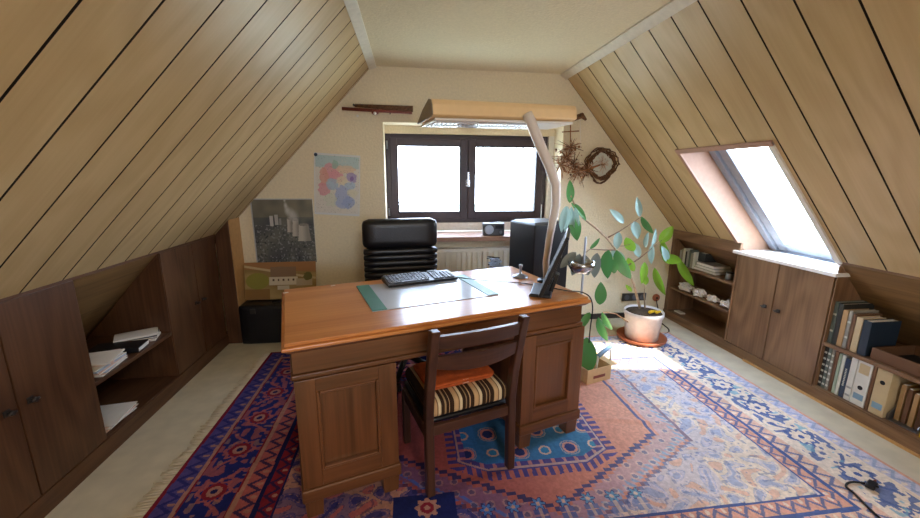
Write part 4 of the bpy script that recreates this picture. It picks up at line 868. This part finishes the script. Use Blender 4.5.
# black clamp by the right desk foot
mb = MB(); p = fl(571, 420, .01); softbox(mb, -.04, .04, -.02, .02, 0, .03, 'rubber', .012, 0, 5); mb.tube([(-.02, 0, .025), (-.05, .02, .06)], .008, 'rubber', 8); o = mb.build('foot_switch'); o.location = p; o.rotation_euler = (0, 0, .5); tag(o, 'small black foot switch on the rug beside the desk foot', 'switch')
# cardboard box and small metal rack beside the desk
bx_ = empty('cardboard_box', fl(584, 372, .012), TH, 'open pale cardboard box on the rug beside the end of the desk', 'box')
mb = MB(); t = .004; w, d_, h = .10, .14, .10
mb.box(-w, w, -d_, d_, 0, t, 'cardboard'); mb.box(-w, -w+t, -d_, d_, t, h, 'cardboard'); mb.box(w-t, w, -d_, d_, t, h, 'cardboard'); mb.box(-w+t, w-t, -d_, -d_+t, t, h, 'cardboard'); mb.box(-w+t, w-t, d_-t, d_, t, h, 'cardboard'); mb.build('carton', bx_)
mb = MB(); mb.box(w, w+.05, -d_, d_, h-.004, h, 'cardboard', None); mb.box(-.05, .05, -d_-.0008, -d_, .03, .05, 'bk_red'); mb.build('flap', bx_)
rk = empty('metal_rack', fl(607, 382, .010), 0, 'small white metal foot rack with pale blue padded bar beside the desk', 'rack')
A = at(598, 356, -1.03)-rk.location; Bq = at(612, 345, -.93)-rk.location
mb = MB(); mb.tube([A, Bq], .016, 'bluesteel', 12); mb.build('padded_bar', rk)
for p in (A, Bq): mb = MB(); mb.tube([p, (p.x-.005, p.y, .003)], .007, 'white', 8); mb.build('leg', rk)

# ================================================================ RUBBER PLANT
pc_ = Vector((1.775, -.50, 0.009)); pt = empty('potted_rubber_plant', pc_, 0, 'tall potted rubber plant in a white fluted pot spreading over the desk end', 'plant')
mb = MB(); mb.lathe([(.17, 0), (.19, .008), (.195, .03), (.185, .03), (.178, .012), (.02, .010)], (0, 0, 0), 'terracotta', 36); mb.build('saucer', pt, label='terracotta saucer')
mb = MB(); seg = 60; prof = [(.122, .012), (.128, .02), (.143, .195), (.148, .20), (.153, .22), (.153, .245), (.146, .246), (.140, .23), (.05, .225)]
i = mb.mi('potwhite'); rings = []
for r, z in prof:
    rings.append([mb.bm.verts.new(((r*(1+(.012 if (j//5) % 2 else 0)*(z < .196)))*math.cos(2*PI*j/seg), (r*(1+(.012 if (j//5) % 2 else 0)*(z < .176)))*math.sin(2*PI*j/seg), z)) for j in range(seg)])
for A_, B_ in zip(rings, rings[1:]):
    for j in range(seg): f = mb.bm.faces.new((A_[j], A_[(j+1) % seg], B_[(j+1) % seg], B_[j])); f.material_index = i; f.smooth = True
mb.bm.faces.new(rings[0][::-1]); mb.build('pot', pt)
mb = MB(); mb.lathe([(.02, .236), (.10, .238), (.139, .232)], (0, 0, 0), 'soil', 24); mb.build('soil', pt)
mb = MB()
for k in range(14): a = random.uniform(0, 6.28); r = random.uniform(.02, .06); mb.lathe([(.004, 0), (.015, .006), (.010, .014), (.002, .016)], (.05+r*math.cos(a), -.05+r*math.sin(a)*.6, .236+random.uniform(0, .01)), 'yellowflower', 8)
mb.build('yellow_petals', pt, kind='stuff')
def P3(px, py, y): return at(px, py, y)-pc_
stems = [([(640, 308, -.5), (634, 285, -.52), (627, 266, -.56), (616, 250, -.62), (607, 238, -.68), (596, 228, -.76), (583, 218, -.84), (575, 206, -.90), (571, 196, -.95)], .011, 'barkpale'),
         ([(607, 238, -.68), (620, 231, -.62), (632, 223, -.57), (641, 217, -.52)], .005, 'bark'),
         ([(627, 266, -.56), (640, 258, -.50), (652, 248, -.46), (662, 240, -.44)], .006, 'bark'),
         ([(616, 250, -.62), (604, 250, -.70), (590, 249, -.80), (584, 254, -.86), (582, 262, -.88)], .005, 'bark'),
         ([(645, 308, -.47), (644, 295, -.47), (645, 285, -.46)], .006, 'barkpale'),
         ([(607, 238, -.68), (612, 246, -.60), (624, 246, -.58), (634, 243, -.55)], .004, 'bark'),
         ([(628, 322, -.65), (616, 314, -.75), (604, 312, -.85), (598, 320, -.95)], .004, 'bark')]
for pts, r, m_ in stems:
    mb = MB(); P_ = [P3(*p) for p in pts]; mb.tube(P_, [r*(1-.6*i/(len(P_)-1)) for i in range(len(P_))], m_, 8); mb.build('stem', pt)
def leaf_mesh(m_, fold=.25, curl=.15):
    mb = MB(); n = 12; rows = []; i = mb.mi(m_)
    for k in range(n+1):
        t = k/n; w = .24*math.sin(PI*t**.85)**.75*(1 if t < .97 else .6) if 0 < t < 1 else .004
        zc_ = -curl*(t-.5)**2*1.2
        rows.append([mb.bm.verts.new((s_*w, t, zc_+abs(s_)*w*fold)) for s_ in (-1, -.5, 0, .5, 1)])
    for A_, B_ in zip(rows, rows[1:]):
        for j in range(4): f = mb.bm.faces.new((A_[j], A_[j+1], B_[j+1], B_[j])); f.material_index = i; f.smooth = True
    me = bpy.data.meshes.new('leaf_'+m_); mb.bm.to_mesh(me); mb.bm.free(); me.materials.append(M[m_]); return me
LM = {k: leaf_mesh(v) for k, v in dict(d='leafdark', b='leafbright', u='leafblue', g='leafgrey').items()}
# base pixel, tip pixel, depth, kind, width factor, twist
leaves = [(570, 203, 570, 180, -.95, 'd', .95, .3), (572, 203, 587, 221, -.92, 'd', .7, -.6), (574, 215, 577, 241, -.92, 'd', 1.2, .2), (566, 206, 561, 233, -.98, 'u', .7, .3), (568, 206, 565, 232, -.96, 'u', .6, -.3),
          (571, 207, 573, 232, -.95, 'u', .7, .4), (575, 207, 579, 226, -.93, 'u', .6, .1), (624, 223, 610, 209, -.6, 'u', 1.0, .4), (640, 217, 637, 197, -.52, 'u', .8, .2), (641, 217, 653, 234, -.48, 'd', .8, .4),
          (634, 221, 638, 239, -.55, 'u', 1.3, -.2), (660, 243, 673, 226, -.40, 'b', 1.9, .1), (652, 247, 656, 228, -.44, 'u', .6, .7), (662, 241, 671, 264, -.38, 'b', .9, .7), (652, 245, 651, 264, -.46, 'u', .9, .3),
          (662, 256, 682, 262, -.40, 'b', 1.3, .4), (677, 258, 694, 287, -.36, 'b', .62, .3), (645, 262, 642, 284, -.47, 'b', .9, -.3), (654, 268, 665, 296, -.43, 'b', .7, .5), (619, 232, 616, 250, -.62, 'u', 1.2, -.2),
          (626, 238, 634, 252, -.58, 'b', 1.2, .2), (612, 250, 625, 262, -.62, 'u', 1.0, .2), (616, 251, 630, 280, -.64, 'd', 1.0, .6), (608, 250, 607, 279, -.74, 'd', 1.2, .5), (597, 253, 594, 278, -.80, 'g', 1.1, .2), (613, 260, 614, 274, -.66, 'd', 1.7, .2),
          (584, 255, 588, 276, -.88, 'g', 1.2, .1), (580, 254, 572, 276, -.92, 'g', 1.1, -.2), (576, 252, 560, 268, -.96, 'g', 1.1, .3), (590, 249, 600, 238, -.80, 'd', .8, .5), (600, 305, 601, 282, -.95, 'd', 1.3, .2), (602, 313, 612, 331, -.92, 'd', .7, .5),
          (598, 318, 607, 342, -.97, 'd', .8, .5), (590, 312, 580, 330, -1.0, 'd', .9, .2), (628, 258, 634, 272, -.55, 'b', 1.1, .2), (645, 248, 648, 232, -.48, 'u', .8, -.5), (668, 262, 662, 246, -.40, 'u', .9, .5), (634, 243, 640, 258, -.53, 'u', .9, -.2), (646, 285, 645, 274, -.46, 'b', 1.5, .2), (626, 285, 632, 292, -.55, 'b', .8, 0)]
for (bx, by, tx, ty, y, k, wf, tw) in leaves:
    a = P3(bx, by, y); ln_ = .0; b = P3(tx, ty, y+random.uniform(-.05, .05)); v = b-a; L_ = v.length
    o = bpy.data.objects.new('leaf', LM[k]); COL.objects.link(o); o.parent = pt; yv = v.normalized(); zv = (CAM-(a+pc_)).normalized(); xv = yv.cross(zv).normalized(); zv = xv.cross(yv)
    R_ = Matrix((xv, yv, zv)).transposed().to_4x4() @ Matrix.Rotation(tw, 4, 'Y'); o.matrix_local = Matrix.Translation(a) @ R_ @ Matrix.Diagonal((L_*min(wf, 1.35)*.80, L_, L_, 1))
# big leaf at the desk end, low
a = P3(587, 338, -1.02); b = P3(583, 378, -1.02)
for nm in (0,):
    v = b-a; L_ = v.length; o = bpy.data.objects.new('leaf', LM['d']); COL.objects.link(o); o.parent = pt; yv = v.normalized(); zv = (CAM-(a+pc_)).normalized(); xv = yv.cross(zv).normalized(); zv = xv.cross(yv)
    o.matrix_local = Matrix.Translation(a) @ Matrix((xv, yv, zv)).transposed().to_4x4() @ Matrix.Diagonal((L_*1.05, L_, L_, 1))

# ================================================================ OUTSIDE
mb = MB(); mb.box(-60, 60, 3, 90, -5.6, -5.5, 'outground'); mb.build('ground_outside', kind='structure')
def tree(x, y, h, seed, label):
    rs = random.Random(seed); mb = MB()
    def grow(p, d_, l_, r, lv):
        q = p+d_*l_; mb.tube([p, (p+q)/2+Vector((rs.uniform(-1, 1), rs.uniform(-1, 1), 0))*l_*.05, q], [r, r*.85, r*.7], 'outbark', 4 if lv > 1 else 6, cap=False)
        if lv >= 6: return
        for k in range(3 if lv else 4):
            v = Vector((rs.gauss(0, 1), rs.gauss(0, 1), rs.gauss(.5, .6))).normalized(); nd = (d_*.75+v*.75).normalized(); grow(q if k else p+(q-p)*.7, nd, l_*rs.uniform(.62, .8), r*.58, lv+1)
    grow(Vector((0, 0, 0)), Vector((0, 0, 1)), h*.42, .16, 0); o = mb.build('bare_tree'); o.location = (x, y, -5.5); tag(o, label, 'tree', 'bare trees outside')
tree(-3.0, 11.0, 7.4, 3, 'bare leafless tree outside behind the window casement nearer the map'); tree(4.6, 9.0, 8.6, 5, 'denser bare tree outside behind the casement nearer the dried flowers')

# ================================================================ LIGHT
W = bpy.data.worlds.new('sky'); SC.world = W; W.use_nodes = True; n = W.node_tree.nodes; l = W.node_tree.links; bg = n['Background']
tc = n.new('ShaderNodeTexCoord'); sx = n.new('ShaderNodeSeparateXYZ'); rp = n.new('ShaderNodeValToRGB'); l.new(tc.outputs['Generated'], sx.inputs[0]); l.new(sx.outputs['Z'], rp.inputs['Fac'])
e = rp.color_ramp.elements; e[0].position = 0; e[0].color = (.70, .80, .98, 1); e[1].position = .5; e[1].color = (.56, .73, 1, 1); rp.color_ramp.elements.new(.12).color = (.68, .80, 1, 1)
l.new(rp.outputs['Color'], bg.inputs['Color']); bg.inputs['Strength'].default_value = 8
def portal(name, loc, rot, sx_, sy_):
    L = bpy.data.lights.new(name, 'AREA'); L.shape = 'RECTANGLE'; L.size = sx_; L.size_y = sy_; L.cycles.is_portal = True; o = bpy.data.objects.new(name, L); COL.objects.link(o); o.location = loc; o.rotation_euler = rot
portal('window_portal', ((WX0+WX1)/2, .32, 1.3), (-PI/2, 0, 0), 1.5, .85)
portal('rear_portal', (.4, YB-.22, 1.325), (PI/2, 0, 0), 1.0, .65)
mid = Orr+dr*.41+nr*.25+Vector((0, (OP[0]+OP[1])/2, 0)); q = (-(-nr)).to_track_quat('Z', 'Y'); 
portal('skylight_portal', mid, (nr.to_track_quat('Z', 'Y')).to_euler(), .9, 1.05)
S = bpy.data.lights.new('sun', 'SUN'); S.energy = 6; S.angle = .05; S.color = (1, .86, .68); so_ = bpy.data.objects.new('sun', S); COL.objects.link(so_); so_.location = (6, -4, 8)
so_.rotation_euler = (-Vector((-.75, .28, -1.1))).normalized().to_track_quat('Z', 'Y').to_euler()
# unseen lamp added on the ceiling behind the viewer as warm fill
cl_ = empty('fill_lamp', (.4, -4.2, H), 0, 'round white fill lamp added on the ceiling behind the viewer', 'lamp'); mb = MB(); mb.lathe([(.16, -.001), (.17, -.03), (.15, -.07), (.02, -.09)], (0, 0, 0), 'lampwhite', 28); mb.build('lamp_shade', cl_)
A = bpy.data.lights.new('fill_light', 'AREA'); A.shape = 'DISK'; A.size = .3; A.energy = 9; A.color = (1, .82, .6); ao = bpy.data.objects.new('fill_light', A); COL.objects.link(ao); ao.location = (.4, -4.2, H-.1)
# ================================================================ CAMERA
cam = bpy.data.cameras.new('camera'); co = bpy.data.objects.new('camera', cam); COL.objects.link(co); SC.camera = co
cam.sensor_width = 36; cam.lens = 36*F/920; cam.clip_start = .02
Mx = Matrix((RT, UP, -fwd)).transposed().to_4x4(); Mx.translation = CAM; co.matrix_world = Mx
SC.view_settings.view_transform = 'Standard'; SC.view_settings.look = 'None'; SC.view_settings.exposure = 1.7; SC.view_settings.gamma = 1; SC.view_settings.use_curve_mapping = False
SC.cycles.use_denoising = True; SC.cycles.max_bounces = 10; SC.cycles.diffuse_bounces = 6; SC.cycles.transparent_max_bounces = 12; SC.cycles.caustics_reflective = False; SC.cycles.caustics_refractive = False; SC.cycles.sample_clamp_indirect = 8
